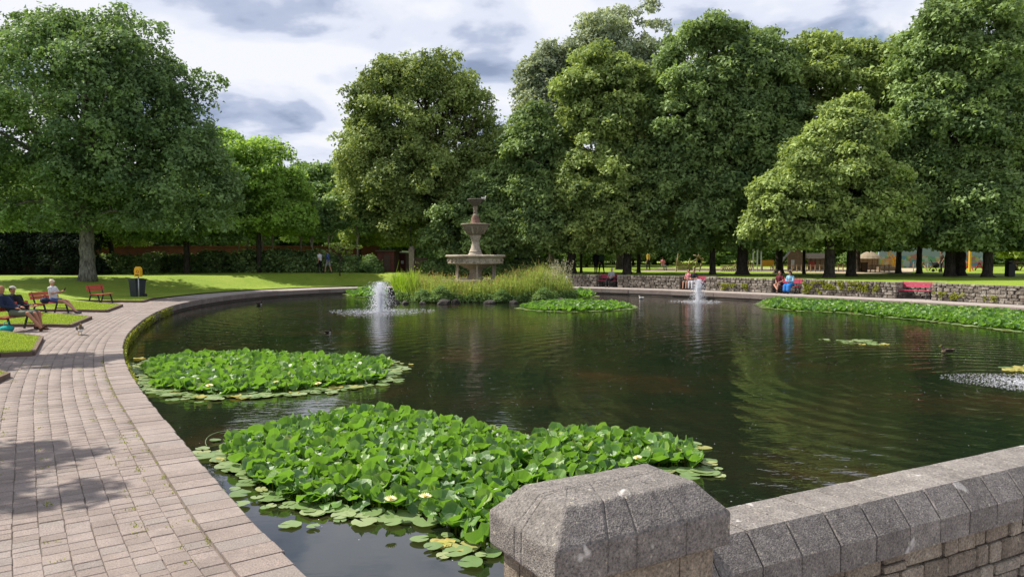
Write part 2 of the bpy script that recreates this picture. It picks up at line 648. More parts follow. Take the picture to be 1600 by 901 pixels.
bt = t.node('ShaderNodeTexBrick')
mp = t.node('ShaderNodeMapping'); mp.inputs['Rotation'].default_value = (PI / 2, 0, 0)
t.l.new(v, mp.inputs[0]); t.l.new(mp.outputs[0], bt.inputs[0])
bt.inputs['Color1'].default_value = (.13, .035, .025, 1); bt.inputs['Color2'].default_value = (.09, .028, .02, 1)
bt.inputs['Mortar'].default_value = (.10, .07, .06, 1); bt.inputs['Scale'].default_value = 4.5
t.bsdf(t.mix(.6, bt.outputs[0], t.ramp(t.noise(v, 1.5, 5), [(.3, .5), (.7, 1.3)]), 'MULTIPLY'), .9, .2)
t = NT('spray')
g1 = t.node('ShaderNodeBsdfTranslucent'); g1.inputs[0].default_value = (.92, .94, 1, 1)
g2 = t.node('ShaderNodeBsdfPrincipled'); t.setin(g2, 'Base Color', (.95, .96, 1)); t.setin(g2, 'Roughness', .12)
mx = t.node('ShaderNodeMixShader'); mx.inputs[0].default_value = .45
t.l.new(g2.outputs[0], mx.inputs[1]); t.l.new(g1.outputs[0], mx.inputs[2]); t.l.new(mx.outputs[0], t.out.inputs[0])
t = NT('mural')
v = t.pos()
vc = t.voro(v, 2.6, out='Color')
sc_ = t.node('ShaderNodeSeparateColor'); t.l.new(vc, sc_.inputs[0])
c = t.ramp(sc_.outputs[0], [(0, (.05, .20, .42)), (.25, (.45, .10, .08)), (.45, (.12, .32, .12)), (.65, (.45, .45, .48)), (.85, (.50, .38, .08)), (1, (.3, .12, .35))], 'CONSTANT')
sz_ = t.node('ShaderNodeSeparateXYZ'); t.l.new(v, sz_.inputs[0])
wv = t.math('ADD', sz_.outputs[2], t.math('MULTIPLY', t.noise(v, .7, 2), 1.2))
c = t.mix(t.ramp(t.math('MULTIPLY', wv, .25), [(.66, 0), (.70, 1)]), c, (.26, .31, .40))
c = t.mix(.45, c, (.16, .20, .22))
t.bsdf(c, .8, .2)
M = MATS
# ------------------------------------------------------------------ pond edge curve
WD = Vector((.87, .494)).normalized()            # direction of the near wall
WD2 = Vector((.887, .461)).normalized()
WN = Vector((WD.y, -WD.x))                       # towards the camera


def wallpt(n, t_):
    t1, t2 = min(t_, 2.6), max(t_ - 2.6, 0)
    return (WN.x * n + WD.x * t1 + WD2.x * t2, WN.y * n + WD.y * t1 + WD2.y * t2)


EP = [(-.05, 3.35), (-.62, 4.12)] + [W(*p) for p in ((470, 901), (400, 830), (330, 750), (290, 700), (250, 650), (215, 610), (195, 575), (187, 545), (192, 525),
      (215, 503), (245, 485), (272, 475.5), (310, 468), (370, 460), (430, 455), (520, 451), (590, 449.2), (700, 448), (800, 448), (890, 449.5),
      (1000, 452.5), (1100, 456.5), (1200, 461), (1300, 465.5), (1400, 470.5), (1500, 476), (1600, 482))] + [(24.0, 28.5), (23.9, 23.5), (22.0, 18.0), (19.3, 14.3)]
# smooth the raw points a little, then Catmull-Rom
P0 = np.array(EP)
for _ in range(1):
    P0[2:-1] = .25 * P0[1:-2] + .5 * P0[2:-1] + .25 * P0[3:]
fine = []
for i in range(len(P0) - 1):
    a, b, c, d = P0[max(i - 1, 0)], P0[i], P0[i + 1], P0[min(i + 2, len(P0) - 1)]
    for k in range(20):
        u = k / 20
        fine.append(.5 * ((2 * b) + (-a + c) * u + (2 * a - 5 * b + 4 * c - d) * u * u + (-a + 3 * b - 3 * c + d) * u ** 3))
fine.append(P0[-1])
fine = np.array(fine)
seg = np.hypot(*np.diff(fine, axis=0).T)
cum = np.concatenate([[0], np.cumsum(seg)])
SL = cum[-1]
DS = .1
SS = np.arange(0, SL, DS)
EX = np.interp(SS, cum, fine[:, 0]); EY = np.interp(SS, cum, fine[:, 1])
TX = np.gradient(EX); TY = np.gradient(EY)
kk = np.ones(15) / 15
TX = np.convolve(np.pad(TX, 7, 'edge'), kk, 'valid'); TY = np.convolve(np.pad(TY, 7, 'edge'), kk, 'valid')
ln = np.hypot(TX, TY); TX /= ln; TY /= ln


def PS(s, d):
    """point at arc length s, distance d outwards from the water's edge"""
    x = np.interp(s, SS, EX); y = np.interp(s, SS, EY)
    tx = np.interp(s, SS, TX); ty = np.interp(s, SS, TY)
    return x - ty * d, y + tx * d


def TA(s):
    return math.atan2(np.interp(s, SS, TY), np.interp(s, SS, TX))


def s_at_px(px, d, smin):
    best = None
    for s in np.arange(smin, SL, .05):
        x, y = PS(s, d)
        if y < 1: continue
        e = abs(800 + FPX * x / y - px)
        if best is None or e < best[0]: best = (e, s)
    return best[1]


EDGE = np.stack([EX, EY], 1)


def ddist(x, y):
    """distance from the water's edge (unsigned)"""
    return np.sqrt(((EDGE[::5, 0] - x) ** 2 + (EDGE[::5, 1] - y) ** 2).min())


def inpoly(x, y, poly):
    ins = False
    n = len(poly)
    j = n - 1
    for i in range(n):
        xi, yi = poly[i]; xj, yj = poly[j]
        if (yi > y) != (yj > y) and x < (xj - xi) * (y - yi) / (yj - yi) + xi: ins = not ins
        j = i
    return ins


s_back = float(SS[np.argmax(EY)])
WOFF = 2.35
BAYS = [(932, 965), (1063, 1103), (1207, 1254), (1402, 1457)]
cuts = [(s_at_px(a, WOFF, s_back - 4), s_at_px(b, WOFF, s_back - 4)) for a, b in BAYS]
s_w0 = s_at_px(886, WOFF, s_back - 4)
s_w1 = min(SL - 6, s_at_px(1600, WOFF, s_back) + 11)
WALLH = .86

# ------------------------------------------------------------------ ground, lawn, path
LB = [(-6.4, -6), (-7.2, 2), (-8.0, 7), (-8.5, 10.3), (-9.55, 13.9), (-14.2, 17.6), (-11.6, 16.7), (-11.05, 16.95), (-12.85, 20.1), (-18.0, 23.7), (-14.7, 23.6), (-14.05, 23.4),
      (-15.15, 26.5), (-20.6, 30.1), (-17.3, 29.7), (-16.25, 29.5), (-17.35, 32.8), (-22.0, 36.0), (-18.6, 35.5), (-17.75, 35.4), (-18.35, 37.9)]
NZ = len(LB)
s_l = None
for s in np.arange(10, s_back, .1):
    x, y = PS(s, 2.5)
    if y > 40: s_l = s; break
bnd = [(x, y, .075) for x, y in LB]
dirs = []
for i in range(NZ):
    f = i / (NZ - 1)
    a = R(178 - 30 * min(1, f * 1.4))
    dirs.append((math.cos(a), math.sin(a)))
back = []
for s in np.arange(s_l, s_w0 - .5, 1.0):
    x, y = PS(s, 2.5); back.append((float(x), float(y), .06))
nb_ = len(back)
for i in range(nb_):
    a = R(148 - 62 * (i + 1) / nb_)
    dirs.append((math.cos(a), math.sin(a)))
bnd += back


def woff(s):
    for a, b in cuts:
        if a - .02 <= s <= b + .02: return WOFF + 1.15
    return WOFF


ws = sorted(list(np.arange(s_w0, s_w1, .6)) + [v + e for a, b in cuts for v in (a, b) for e in (-.05, .05)])
rb = []
for s in ws:
    x, y = PS(s, woff(s) + .22); rb.append((float(x), float(y), WALLH - .03))
nr_ = len(rb)
for i in range(nr_):
    a = R(85 - 75 * (i + 1) / nr_)
    dirs.append((math.cos(a), math.sin(a)))
bnd += rb
rr = [0, .15, .4, .8, 1.4, 2.2, 3.2, 4.5, 6, 8, 10, 12.5, 15, 18, 22, 27, 34, 44, 60, 90, 150, 300, 700, 2500]
V = []
nB = len(bnd)
for j, r in enumerate(rr):
    for i, ((x, y, z), (dx, dy)) in enumerate(zip(bnd, dirs)):
        X, Y = x + dx * r, y + dy * r
        if i < NZ + nb_:
            d = ddist(X, Y) if r < 60 else 60
            kb_ = min(1, max(0, (Y - 43) / 7))
            u = min(1, max(0, (d - 4.2 + .9 * kb_) / (11 - 6.8 * kb_))); u = u * u * (3 - 2 * u)
            Z = z + .80 * u
            if i >= NZ + nb_ - 12: Z = max(Z, z + min(1, r / 6) * .8)
        else:
            Z = z
        if r > 300: Z -= (r - 300) * .002
        V.append((X, Y, Z))
F = [(j * nB + i, (j + 1) * nB + i, (j + 1) * nB + i + 1, j * nB + i + 1) for j in range(len(rr) - 1) for i in range(nB - 1)]
F = [f[::-1] for f in F]
lawn = link('lawn', npmesh('lawn', V, F, M['lawn'], smooth=False))
tag(lawn, kind='structure')
LAWNV = V


def lawnz(x, y):
    d = ddist(x, y)
    u = min(1, max(0, (d - 4.2) / 11)); u = u * u * (3 - 2 * u)
    return .075 + .8 * u


# kerb round the lawn bays
kb = MB()
for (a, b) in zip(LB[3:], LB[4:]):
    kb.beam((a[0], a[1], .035), (b[0], b[1], .035), .10, .13)
kerb = kb.build('kerb', M['kerb']); tag(kerb, kind='structure')
# bare soil under the benches in the bays
LAWNPOLY = [(x, y) for x, y in LB] + [(-30, 60), (-80, 60), (-80, -6)]

# path sheets: joints under the pavers, and the far path
def strip(name, s0, s1, ds, d0, d1, z, mat, kind='structure', nd=2):
    ss = list(np.arange(s0, s1, ds)) + [s1]
    V, F = [], []
    dd = np.linspace(d0, d1, nd)
    for s in ss:
        for d in dd:
            x, y = PS(s, d); V.append((x, y, z))
    for i in range(len(ss) - 1):
        for k in range(nd - 1):
            a = i * nd + k
            F.append((a, a + nd, a + nd + 1, a + 1)[::-1])
    o = link(name, npmesh(name, V, F, mat))
    return tag(o, kind=kind) if kind else o


S_PAV = next(float(s) for s in SS if PS(s, 0)[1] > 39)
path = strip('path', 0, S_PAV, .4, .3, 9.0, -.012, M['joint_sand'], nd=6)
farpath = strip('footpath', S_PAV, SL, .6, .3, 5.0, -.004, M['far_paving'], nd=3)
# ground on the near side of the pond
g = MB()
a = wallpt(-2.9, -9); b = wallpt(-2.9, 60)
g.add([(a[0], a[1], -.03), (b[0], b[1], -.03), (90, -60, -.03), (-60, -60, -.03), (-60, a[1], -.03)], [(4, 3, 2, 1, 0)])
ground = g.build('ground', M['far_paving']); tag(ground, kind='structure')
far = MB()
far.add([(24, 10, .80), (2500, -60, .5), (2500, 500, .5), (24, 34, .80)], [(0, 1, 2, 3)])

rp = random.Random(3)
PV, PF, PT = [], [], []
cands = []
lane = 0
d = .385
while d < 8.8:
    w = .190
    s = rp.uniform(0, .2)
    while s < S_PAV:
        L = rp.choice((.11, .13, .145, .16, .175, .20)) * rp.uniform(.95, 1.05)
        sc = s + L / 2
        x, y = PS(sc, d + w / 2)
        if not inpoly(x, y, LAWNPOLY):
            px = 800 + FPX * x / max(y, .1)
            vis = -60 < px < 700 and y > 4.9
            if vis or (y > 3 and px > -400):
                cands.append((math.hypot(x, y), s, L, d, w, vis, x, y))
        s += L
    d += w
cands.sort()


def paver_geo(s, L, d, w, zt, tx, ty, cxy=None, gap=.0035, near=True):
    cx, cy = cxy
    vs = []
    g2 = gap
    for zt_, ins in ((-.05, 0), (zt - .006, 0), (zt, .006)):
        for (a, b) in ((g2 + ins, g2 + ins), (L - g2 - ins, g2 + ins), (L - g2 - ins, w - g2 - ins), (g2 + ins, w - g2 - ins)):
            x, y = PS(s + a, d + b)
            z = zt_ + (tx * (x - cx) + ty * (y - cy) if zt_ > 0 - .04 else 0)
            vs.append((x - cx, y - cy, z))
    # the left-hand normal turns the quad: order for outward faces
    fs = []
    for r_ in (0, 4):
        for k in range(4):
            k2 = (k + 1) % 4
            fs.append((r_ + k, r_ + k2, r_ + 4 + k2, r_ + 4 + k))
    fs.append((8, 9, 10, 11))
    return vs, fs


n_ind = 0
for (dist, s, L, d, w, vis, x, y) in cands:
    zt = rp.uniform(-.003, .003); tx = rp.uniform(-.012, .012); ty = rp.uniform(-.012, .012)
    jd, js = rp.uniform(-.004, .004), rp.uniform(-.003, .003)
    vs, fs = paver_geo(s + js, L, d + jd, w, zt, tx, ty, (x, y), gap=rp.uniform(.0012, .0032))
    if vis and n_ind < 300:
        me = bpy.data.meshes.new('paver'); me.from_pydata(vs, [], fs); me.materials.append(M['paver'])
        o = link('paver', me, path, (x, y, 0))
        n_ind += 1
    else:
        o_ = len(PV)
        PV += [(a + x, b + y, c) for a, b, c in vs]
        PF += [tuple(i + o_ for i in f) for f in fs]
        PT += [rp.random()] * len(vs)
pm = link('paving', npmesh('paving', PV, PF, M['paver'], tint=PT), path)
tag(pm, kind='stuff')

# pond edging stones and the wall of the pond below them
edge = empty('pond_edge', (0, 0, 0)); tag(edge, kind='structure')
s = .3
k = 0
while s < SL - 1:
    L = rp.uniform(.20, .31) if s < 40 else rp.uniform(.6, .9)
    g2 = .0025
    ccx, ccy = PS(s + L / 2, .17)
    vs = []
    jz = rp.uniform(-.003, .004); ji = rp.uniform(-.012, .012)
    for z_, ins in ((-.24, 0), (.004 + jz, 0), (.016 + jz, .014)):
        for (a_, b_) in ((g2 + ins * .4, -.03 + ji + ins), (L / 2, -.03 + ji + ins), (L - g2 - ins * .4, -.03 + ji + ins), (L - g2 - ins * .4, .375 - ins * .1), (L / 2, .375 - ins * .1), (g2 + ins * .4, .375 - ins * .1)):
            x, y = PS(s + a_, b_); vs.append((x - ccx, y - ccy, z_))
    fs = []
    for r_ in (0, 6):
        for q in range(6):
            q2 = (q + 1) % 6
            fs.append((r_ + q, r_ + q2, r_ + 6 + q2, r_ + 6 + q))
    fs.append((12, 13, 14, 15, 16, 17))
    me = bpy.data.meshes.new('edge_stone'); me.from_pydata(vs, [], fs); me.materials.append(M['paver'])
    link('edge_stone', me, edge, (ccx, ccy, 0))
    s += L
ss = np.arange(0, SL - .5, .3)
V, F = [], []
for s in ss:
    for dd_, z_ in ((.03, -.2), (.0, -.34), (.01, -1.2)):
        x, y = PS(s, dd_); V.append((x, y, z_))
for i in range(len(ss) - 1):
    for q in range(2):
        a = i * 3 + q; F.append((a, a + 3, a + 4, a + 1))
o = link('retaining_face', npmesh('retaining_face', V, F, M['mortar']), edge)

# water
wv = [PS(s, .12) for s in np.arange(0, SL, .6)]
wv = [(float(x), float(y)) for x, y in wv] + [wallpt(-3.0, 19), wallpt(-3.0, 3)]
bm = bmesh.new()
vv = [bm.verts.new((x, y, -.35)) for x, y in wv]
f_ = bm.faces.new(vv)
if f_.normal.z < 0: f_.normal_flip()
bmesh.ops.triangulate(bm, faces=[f_])
bm.normal_update()
for f_ in bm.faces:
    if f_.normal.z < 0: f_.normal_flip()
me = bpy.data.meshes.new('water'); bm.to_mesh(me); bm.free(); me.materials.append(M['water'])
tag(link('water', me), kind='structure')

# ------------------------------------------------------------------ stone blocks shared by the walls
def block_mesh(seed, mat, bev=.1, jit=.05, name='stone'):
    r = random.Random(seed)
    bm = bmesh.new()
    bmesh.ops.create_cube(bm, size=1.0)
    for v in bm.verts:
        v.co += Vector((r.uniform(-jit, jit), r.uniform(-jit, jit), r.uniform(-jit, jit)))
    bmesh.ops.bevel(bm, geom=list(bm.edges), offset=bev, segments=1, affect='EDGES', profile=.5)
    me = bpy.data.meshes.new(name); bm.to_mesh(me); bm.free()
    me.materials.append(mat)
    return me


RUB = [block_mesh(i, M['rubble'], .12, .07) for i in range(8)]
BOD = [block_mesh(20 + i, M['body_stone'], .07, .03) for i in range(8)]


def put_block(parent, me, c, size, rz, name='stone'):
    o = bpy.data.objects.new(name, me)
    COL.objects.link(o)
    o.parent = parent
    o.location = c
    o.scale = size
    o.rotation_euler = (0, 0, rz)
    return o


def courses(r, z0, z1, lo, hi):
    out = []
    z = z0
    while z < z1 - .04:
        h = r.uniform(lo, hi)
        if z1 - (z + h) < lo * .7: h = z1 - z
        out.append((z, h)); z += h
    return out


WLAB = ['rough stone retaining wall beside the island reeds, left of the first recessed bench',
        'stone backing of the recess behind the farthest bench',
        'stone retaining wall between the two farthest recessed benches',
        'stone backing of the recess behind the two people and the small jet',
        'stone retaining wall behind the small right-hand water jet',
        'stone backing of the recess where the person in blue sits',
        'stone retaining wall draped with yellow weeds beside the empty pink bench',
        'stone backing of the recess behind the empty pink bench',
        'stone retaining wall of larger blocks at the right end, beyond the empty pink bench']
secs = []
prev = s_w0
for a, b in cuts:
    secs.append((prev, a, 0)); secs.append((a, b, 1)); prev = b
secs.append((prev, s_w1, 0))
for wi, (s0, s1, bay) in enumerate(secs):
    r = random.Random(50 + wi)
    off = WOFF + (1.1 if bay else 0)
    mx_, my_ = PS((s0 + s1) / 2, off)
    root = empty('stone_wall', (mx_, my_, 0), 0, WLAB[wi], 'stone wall', 'stone retaining walls round the pond')
    # mortar core
    V, F = [], []
    dep = .5 if bay else 1.6
    nn = max(2, int((s1 - s0) / .8) + 1)
    for s in np.linspace(s0 + .02, s1 - .02, nn):
        for dd_, z_ in ((.06, -.1), (.06, WALLH - .05), (dep, WALLH - .05), (dep, -.1)):
            x, y = PS(s, off + dd_); V.append((x - mx_, y - my_, z_))
    for i in range(nn - 1):
        for q in range(4):
            a = i * 4 + q; b_ = i * 4 + (q + 1) % 4
            F.append((a, b_, b_ + 4, a + 4))
    F.append((0, 3, 2, 1)); e_ = (nn - 1) * 4; F.append((e_, e_ + 1, e_ + 2, e_ + 3))
    link('mortar', npmesh('mortar', V, F, M['mortar']), root)
    big_ = wi == 8
    for (z, h) in courses(r, 0, WALLH, .10, .17 if not big_ else .20):
        s = s0 + (0.0 if not bay else .02)
        while s < s1 - .06:
            L = r.uniform(.18, .46) if z < WALLH - .2 else r.uniform(.14, .28)
            L = min(L, s1 - s)
            if s1 - s - L < .12: L = s1 - s
            sc = s + L / 2
            x, y = PS(sc, off + .12)
            put_block(root, r.choice(RUB), (x - mx_, y - my_, z + h / 2), (L * .97, .34 + r.uniform(-.03, .03), h * .94), TA(sc))
            s += L
    if not bay:
        for se, sg in ((s0, 1), (s1, -1)):
            if (se == s0 and wi == 0) or (se == s1 and wi == 8): continue
            for (z, h) in courses(r, 0, WALLH, .14, .22):
                dd_ = .25
                while dd_ < 1.15:
                    L = r.uniform(.25, .45)
                    if 1.2 - dd_ - L < .15: L = 1.2 - dd_
                    x, y = PS(se + sg * .1, off + dd_ + L / 2)
                    put_block(root, r.choice(RUB), (x - mx_, y - my_, z + h / 2), (L * .96, .3, h * .94), TA(se) + PI / 2)
                    dd_ += L

# ------------------------------------------------------------------ near wall with coping
wr = empty('boundary_wall', (*wallpt(-2.9, 8), 0), 0, 'low foreground wall with chamfered cast stone coping running right from the pillar', 'stone wall')
wl0 = Vector((*wallpt(-2.9, 8), 0))
ang = math.atan2(WD.y, WD.x)
r = random.Random(11)
tt = 2.50
ang2 = math.atan2(WD2.y, WD2.x)
while tt < 20:
    L = .31 * r.uniform(.96, 1.04)
    g2 = .0035
    bm = bmesh.new()
    jt = [r.uniform(-.002, .002) for _ in range(4)]
    prof = [(-3.215, .51), (-3.215, .815 + jt[0]), (-3.20, .825 + jt[0]), (-2.872 + jt[1], .825 + jt[1]), (-2.75 + jt[2], .665 + jt[2]), (-2.75 + jt[2], .51)]
    ends = []
    nseg = 4
    for e in range(nseg + 1):
        fr = (0, .03, .5, .97, 1)[e]
        u = g2 + (L - 2 * g2) * fr
        shr = .0045 if e in (0, nseg) else 0
        ring_ = []
        for (n_, z_) in prof:
            nn_ = n_ + (shr if n_ < -3 else -shr)
            zz2 = z_ - (shr if z_ > .6 else 0)
            p = wallpt(nn_ + r.uniform(-.0012, .0012), tt + u)
            ring_.append(bm.verts.new((p[0] - wl0.x, p[1] - wl0.y, zz2 + r.uniform(-.001, .001))))
        ends.append(ring_)
        if e == 0:
            # pull the inner rings close to the ends so that the edge is crisp
            pass
    for e in range(nseg):
        for q in range(6):
            q2 = (q + 1) % 6
            bm.faces.new((ends[e][q], ends[e + 1][q], ends[e + 1][q2], ends[e][q2]))
    bm.faces.new(ends[0]); bm.faces.new(ends[-1][::-1])
    bmesh.ops.recalc_face_normals(bm, faces=bm.faces)
    me = bpy.data.meshes.new('coping_stone'); bm.to_mesh(me); bm.free(); me.materials.append(M['cap_stone'])
    link('coping_stone', me, wr)
    tt += L
mb = MB()
c0 = wallpt(-3.01, 11.2)
mb.box((c0[0] - wl0.x, c0[1] - wl0.y, .1), (17.4, .36, .84), ang2)
mb.build('mortar', M['mortar'], wr)
# squared rubble with blocks of unequal height under the coping
for (z, h) in ((.375, .132), (.225, .147), (.06, .16), (-.11, .165)):
    t_ = 2.55 + r.uniform(0, .05)
    while t_ < 19.8:
        L = r.choice((.14, .2, .24, .3, .36)) * r.uniform(.9, 1.1)
        split = r.random() < .3
        parts_ = [(z, h)] if not split else [(z, h * .45), (z + h * .45, h * .55)]
        for (za, ha) in parts_:
            p = wallpt(-2.86 + r.uniform(-.008, .008), t_ + L / 2)
            put_block(wr, r.choice(BOD), (p[0] - wl0.x, p[1] - wl0.y, za + ha / 2), (L - .012, .12, ha - .010), ang2)
        t_ += L

# pillar
PC = Vector((.475, 3.545, 0))
pil = empty('pillar', PC, ang, 'stout stone pillar with grooved hipped cap at the near end of the foreground wall', 'pillar')
bm = None
levels = []   # (a, b, z, groove, kind)
for f in np.linspace(0, 1, 3):
    pass
levels += [(.25, .0, 1.254, .1, 0), (.254, .008, 1.253, .3, 0), (.262, .016, 1.245, .5, 0), (.27, .024, 1.253, .8, 0)]
for f in np.linspace(.2, 1, 9):
    levels.append((.25 + .13 * f, .185 * f, 1.254 - .019 * f, 1, 0))
for f in np.linspace(.08, .96, 12):
    levels.append((.38 + .125 * f, .185 + .115 * f, 1.235 - .135 * f, 1, 0))
levels += [(.503, .298, 1.096, 1, 0), (.505, .300, 1.088, 1, 1)]
for f in np.linspace(.1, .95, 9):
    levels.append((.505, .300, 1.088 - .148 * f, 1, 1))
levels += [(.50, .295, .938, .5, 1), (.44, .235, .938, 0, 0)]
GR = {0: [.27, .43, .72], 1: [.35, .7], 2: [.3, .62], 3: [.42, .52]}
cols = []
for side in range(4):
    nb2 = 60 if side % 2 == 0 else 36
    fr = [(i / nb2, 0.0) for i in range(nb2)]
    sidelen = 1.01 if side % 2 == 0 else .6
    for gf in GR[side]:
        wg = .0055 / sidelen
        fr = [q for q in fr if abs(q[0] - gf) > wg * 1.6]
        fr += [(gf - wg, 0.0), (gf - wg * .4, 1.0), (gf + wg * .4, 1.0), (gf + wg, 0.0)]
    fr = [(f_, (0.6 if f_ == 0 else g_)) for f_, g_ in fr]
    fr.sort()
    for f_, g_ in fr: cols.append((side, f_, g_))
crn = [(-1, -1), (1, -1), (1, 1), (-1, 1)]
V, F = [], []
rp2 = random.Random(5)
for li, (a_, b_, z_, gs, kd) in enumerate(levels):
    for (side, f_, g_) in cols:
        c1, c2 = crn[side], crn[(side + 1) % 4]
        cu = (c1[0] + (c2[0] - c1[0]) * f_) * a_
        cv = (c1[1] + (c2[1] - c1[1]) * f_) * b_
        wob = noise.noise(Vector((cu * 9, cv * 9, z_ * 9))) * .004 + noise.noise(Vector((cu * 60, cv * 60, z_ * 60))) * .0016
        dep_ = g_ * gs * .008
        nx, ny = ((0, -1), (1, 0), (0, 1), (-1, 0))[side]
        if kd == 1:
            V.append((cu - nx * dep_ + nx * wob, cv - ny * dep_ + ny * wob, z_))
        else:
            V.append((cu, cv, z_ - dep_ + wob))
nc = len(cols)
for li in range(len(levels) - 1):
    for k in range(nc):
        k2 = (k + 1) % nc
        F.append((li * nc + k, (li + 1) * nc + k, (li + 1) * nc + k2, li * nc + k2))
link('cap', npmesh('cap', V, F, M['cap_stone'], smooth=False), pil)
mb = MB(); mb.box((0, 0, .42), (.86, .46, 1.03)); mb.build('mortar', M['mortar'], pil)
for (z, h) in ((.72, .215), (.51, .205), (.29, .215), (.08, .20), (-.12, .195)):
    for side in range(4):
        half = (.45, .25)[side % 2]
        t_ = -half
        while t_ < half - .02:
            L = r.uniform(.2, .4)
            if half - t_ - L < .12: L = half - t_
            c_ = t_ + L / 2
            if side == 0: pos = (c_, -.205, z + h / 2); rz_ = 0
            elif side == 2: pos = (c_, .205, z + h / 2); rz_ = 0
            elif side == 1: pos = (.405, c_, z + h / 2); rz_ = PI / 2
            else: pos = (-.405, c_, z + h / 2); rz_ = PI / 2
            put_block(pil, r.choice(BOD), pos, (L - .008, .10, h - .008), rz_)
            t_ += L
# ------------------------------------------------------------------ foliage
def rndunit(rng, n):
    v = rng.normal(size=(n, 3)); return v / np.linalg.norm(v, axis=1)[:, None]


def norm(v): return v / np.maximum(np.linalg.norm(v, axis=1)[:, None], 1e-9)


def leafquads(C, Nn, S, rng, aspect=.62, fold=.12, axis=None):
    n = len(C)
    t = rndunit(rng, n) if axis is None else axis
    t = norm(t - Nn * (t * Nn).sum(1)[:, None])
    w = np.cross(Nn, t)
    s = S[:, None]
    V = np.empty((n, 4, 3))
    V[:, 0] = C - t * s * .5
    V[:, 1] = C + w * s * aspect * .5 + Nn * s * fold
    V[:, 2] = C + t * s * .5 - Nn * s * .08
    V[:, 3] = C - w * s * aspect * .5 + Nn * s * fold
    return V.reshape(-1, 3), np.arange(n * 4).reshape(n, 4)


def leaftris(C, Nn, S, rng, aspect=.75):
    n = len(C)
    t = rndunit(rng, n); t[:, 2] -= .35
    t = norm(t - Nn * (t * Nn).sum(1)[:, None])
    w = np.cross(Nn, t); s = S[:, None]
    V = np.empty((n, 3, 3))
    V[:, 0] = C - t * s * .4 + w * s * aspect * .5
    V[:, 1] = C + t * s * .6 - Nn * s * .06
    V[:, 2] = C - t * s * .4 - w * s * aspect * .5
    return V.reshape(-1, 3), np.arange(n * 3).reshape(n, 3)


def crown_pts(ells, rng, n_blobs, br, n_leaves, ls, zmin, flat=.6, fr0=.5, spray=.2, under=-.45):
    """leaf positions over many small clumps that fill the ellipsoids"""
    E = np.array(ells, dtype=float)
    wt = (E[:, 3] * E[:, 5]) ** 1.0
    wt /= wt.sum()
    ei = rng.choice(len(E), size=n_blobs * 2, p=wt)
    u = rndunit(rng, n_blobs * 2)
    fr = fr0 + (1 - fr0) * rng.random(n_blobs * 2) ** .55
    B = E[ei, :3] + u * fr[:, None] * E[ei, 3:6]
    keep = B[:, 2] > zmin + br * .35
    # thin out clumps that lie deep inside another ellipsoid
    for k in range(len(E)):
        q = (((B - E[k, :3]) / E[k, 3:6]) ** 2).sum(1)
        keep &= ~((q < .45) & (ei != k) & (rng.random(len(B)) < .8))
    off = float(rng.uniform(0, 50))
    for q in np.nonzero(keep)[0]:
        a1 = noise.noise(Vector(u[q] * 2.3) + Vector((off, ei[q] * 3.1, 0)))
        B[q] += u[q] * E[ei[q], 3:6] * (.30 * a1 + (.22 * rng.random() if rng.random() < .10 else 0)) * (fr[q] > .75)
        if noise.noise(Vector(B[q] * (.42 / max(br, .5))) + Vector((0, off, 0))) < -.30: keep[q] = rng.random() < .15
    B, ei, fr = B[keep][:n_blobs], ei[keep][:n_blobs], fr[keep][:n_blobs]
    nb = len(B)
    cen = E[:, :3].T @ wt
    out = norm(B - E[ei, :3] + 0 * cen)
    rad = br * rng.uniform(.45, 1.6, nb)
    btint = np.clip(rng.normal(.38, .22, nb), 0, .8)
    bi = rng.integers(0, nb, n_leaves)
    pw = rad[bi] ** 2; pw /= pw.sum()
    bi = rng.choice(bi, size=n_leaves, p=pw)
    d = rndunit(rng, n_leaves)
    bias = norm(out[bi] * .7 + np.array([0, 0, .7]))
    flip = ((d * bias).sum(1) < under)
    d[flip] *= -1
    rr_ = rng.uniform(.42, 1.10, n_leaves)
    sp = rng.random(n_leaves) < spray
    rr_[sp] = rng.uniform(1.0, 1.45, sp.sum())
    # sprays follow a few twig directions of their clump
    tw = norm(rndunit(rng, nb * 5).reshape(nb, 5, 3).reshape(-1, 3) + np.repeat(out, 5, 0) * .6)
    k = rng.integers(0, 5, n_leaves)
    d[sp] = norm(tw[bi[sp] * 5 + k[sp]] + rng.normal(scale=.16, size=(sp.sum(), 3)))
    C = B[bi] + d * (rad[bi] * rr_)[:, None] * np.array([1, 1, flat])
    C += rng.normal(scale=ls * .25 + br * .06, size=C.shape)
    C[:, 2] -= (rr_ > 1) * (rr_ - 1) * rad[bi] * .5
    ok = C[:, 2] > zmin
    C, d, bi = C[ok], d[ok], bi[ok]
    n = len(C)
    Nn = norm(d * .55 + np.array([0, 0, .42]) + rng.normal(scale=.50, size=(n, 3)))
    S = ls * rng.uniform(.6, 1.35, n)
    tint = np.clip(btint[bi] + rng.uniform(-.15, .4, n) + .25 * np.clip(rr_[ok] - .85, -.3, .4), 0, .99)  # outer leaves tinted lighter: lit outside and shaded inside put into the colour
    return C, Nn, S, tint, B


def limb(mb, p, q, r0, r1, r, sag=.12, seg=6, n=6):
    p, q = Vector(p), Vector(q)
    d = q - p
    pts, rad = [], []
    j = Vector((r.uniform(-1, 1), r.uniform(-1, 1), r.uniform(-.4, 1))) * d.length * .10
    for i in range(n + 1):
        u = i / n
        c = p + d * u + j * math.sin(u * PI)
        c.z -= math.sin(u * PI) * 0 + 0
        # leave the trunk steeply, then spread
        c.z += d.length * sag * math.sin(u * PI)
        pts.append(c); rad.append(r0 + (r1 - r0) * u ** .8)
    mb.tube(pts, rad, seg, cap=False)
    return pts


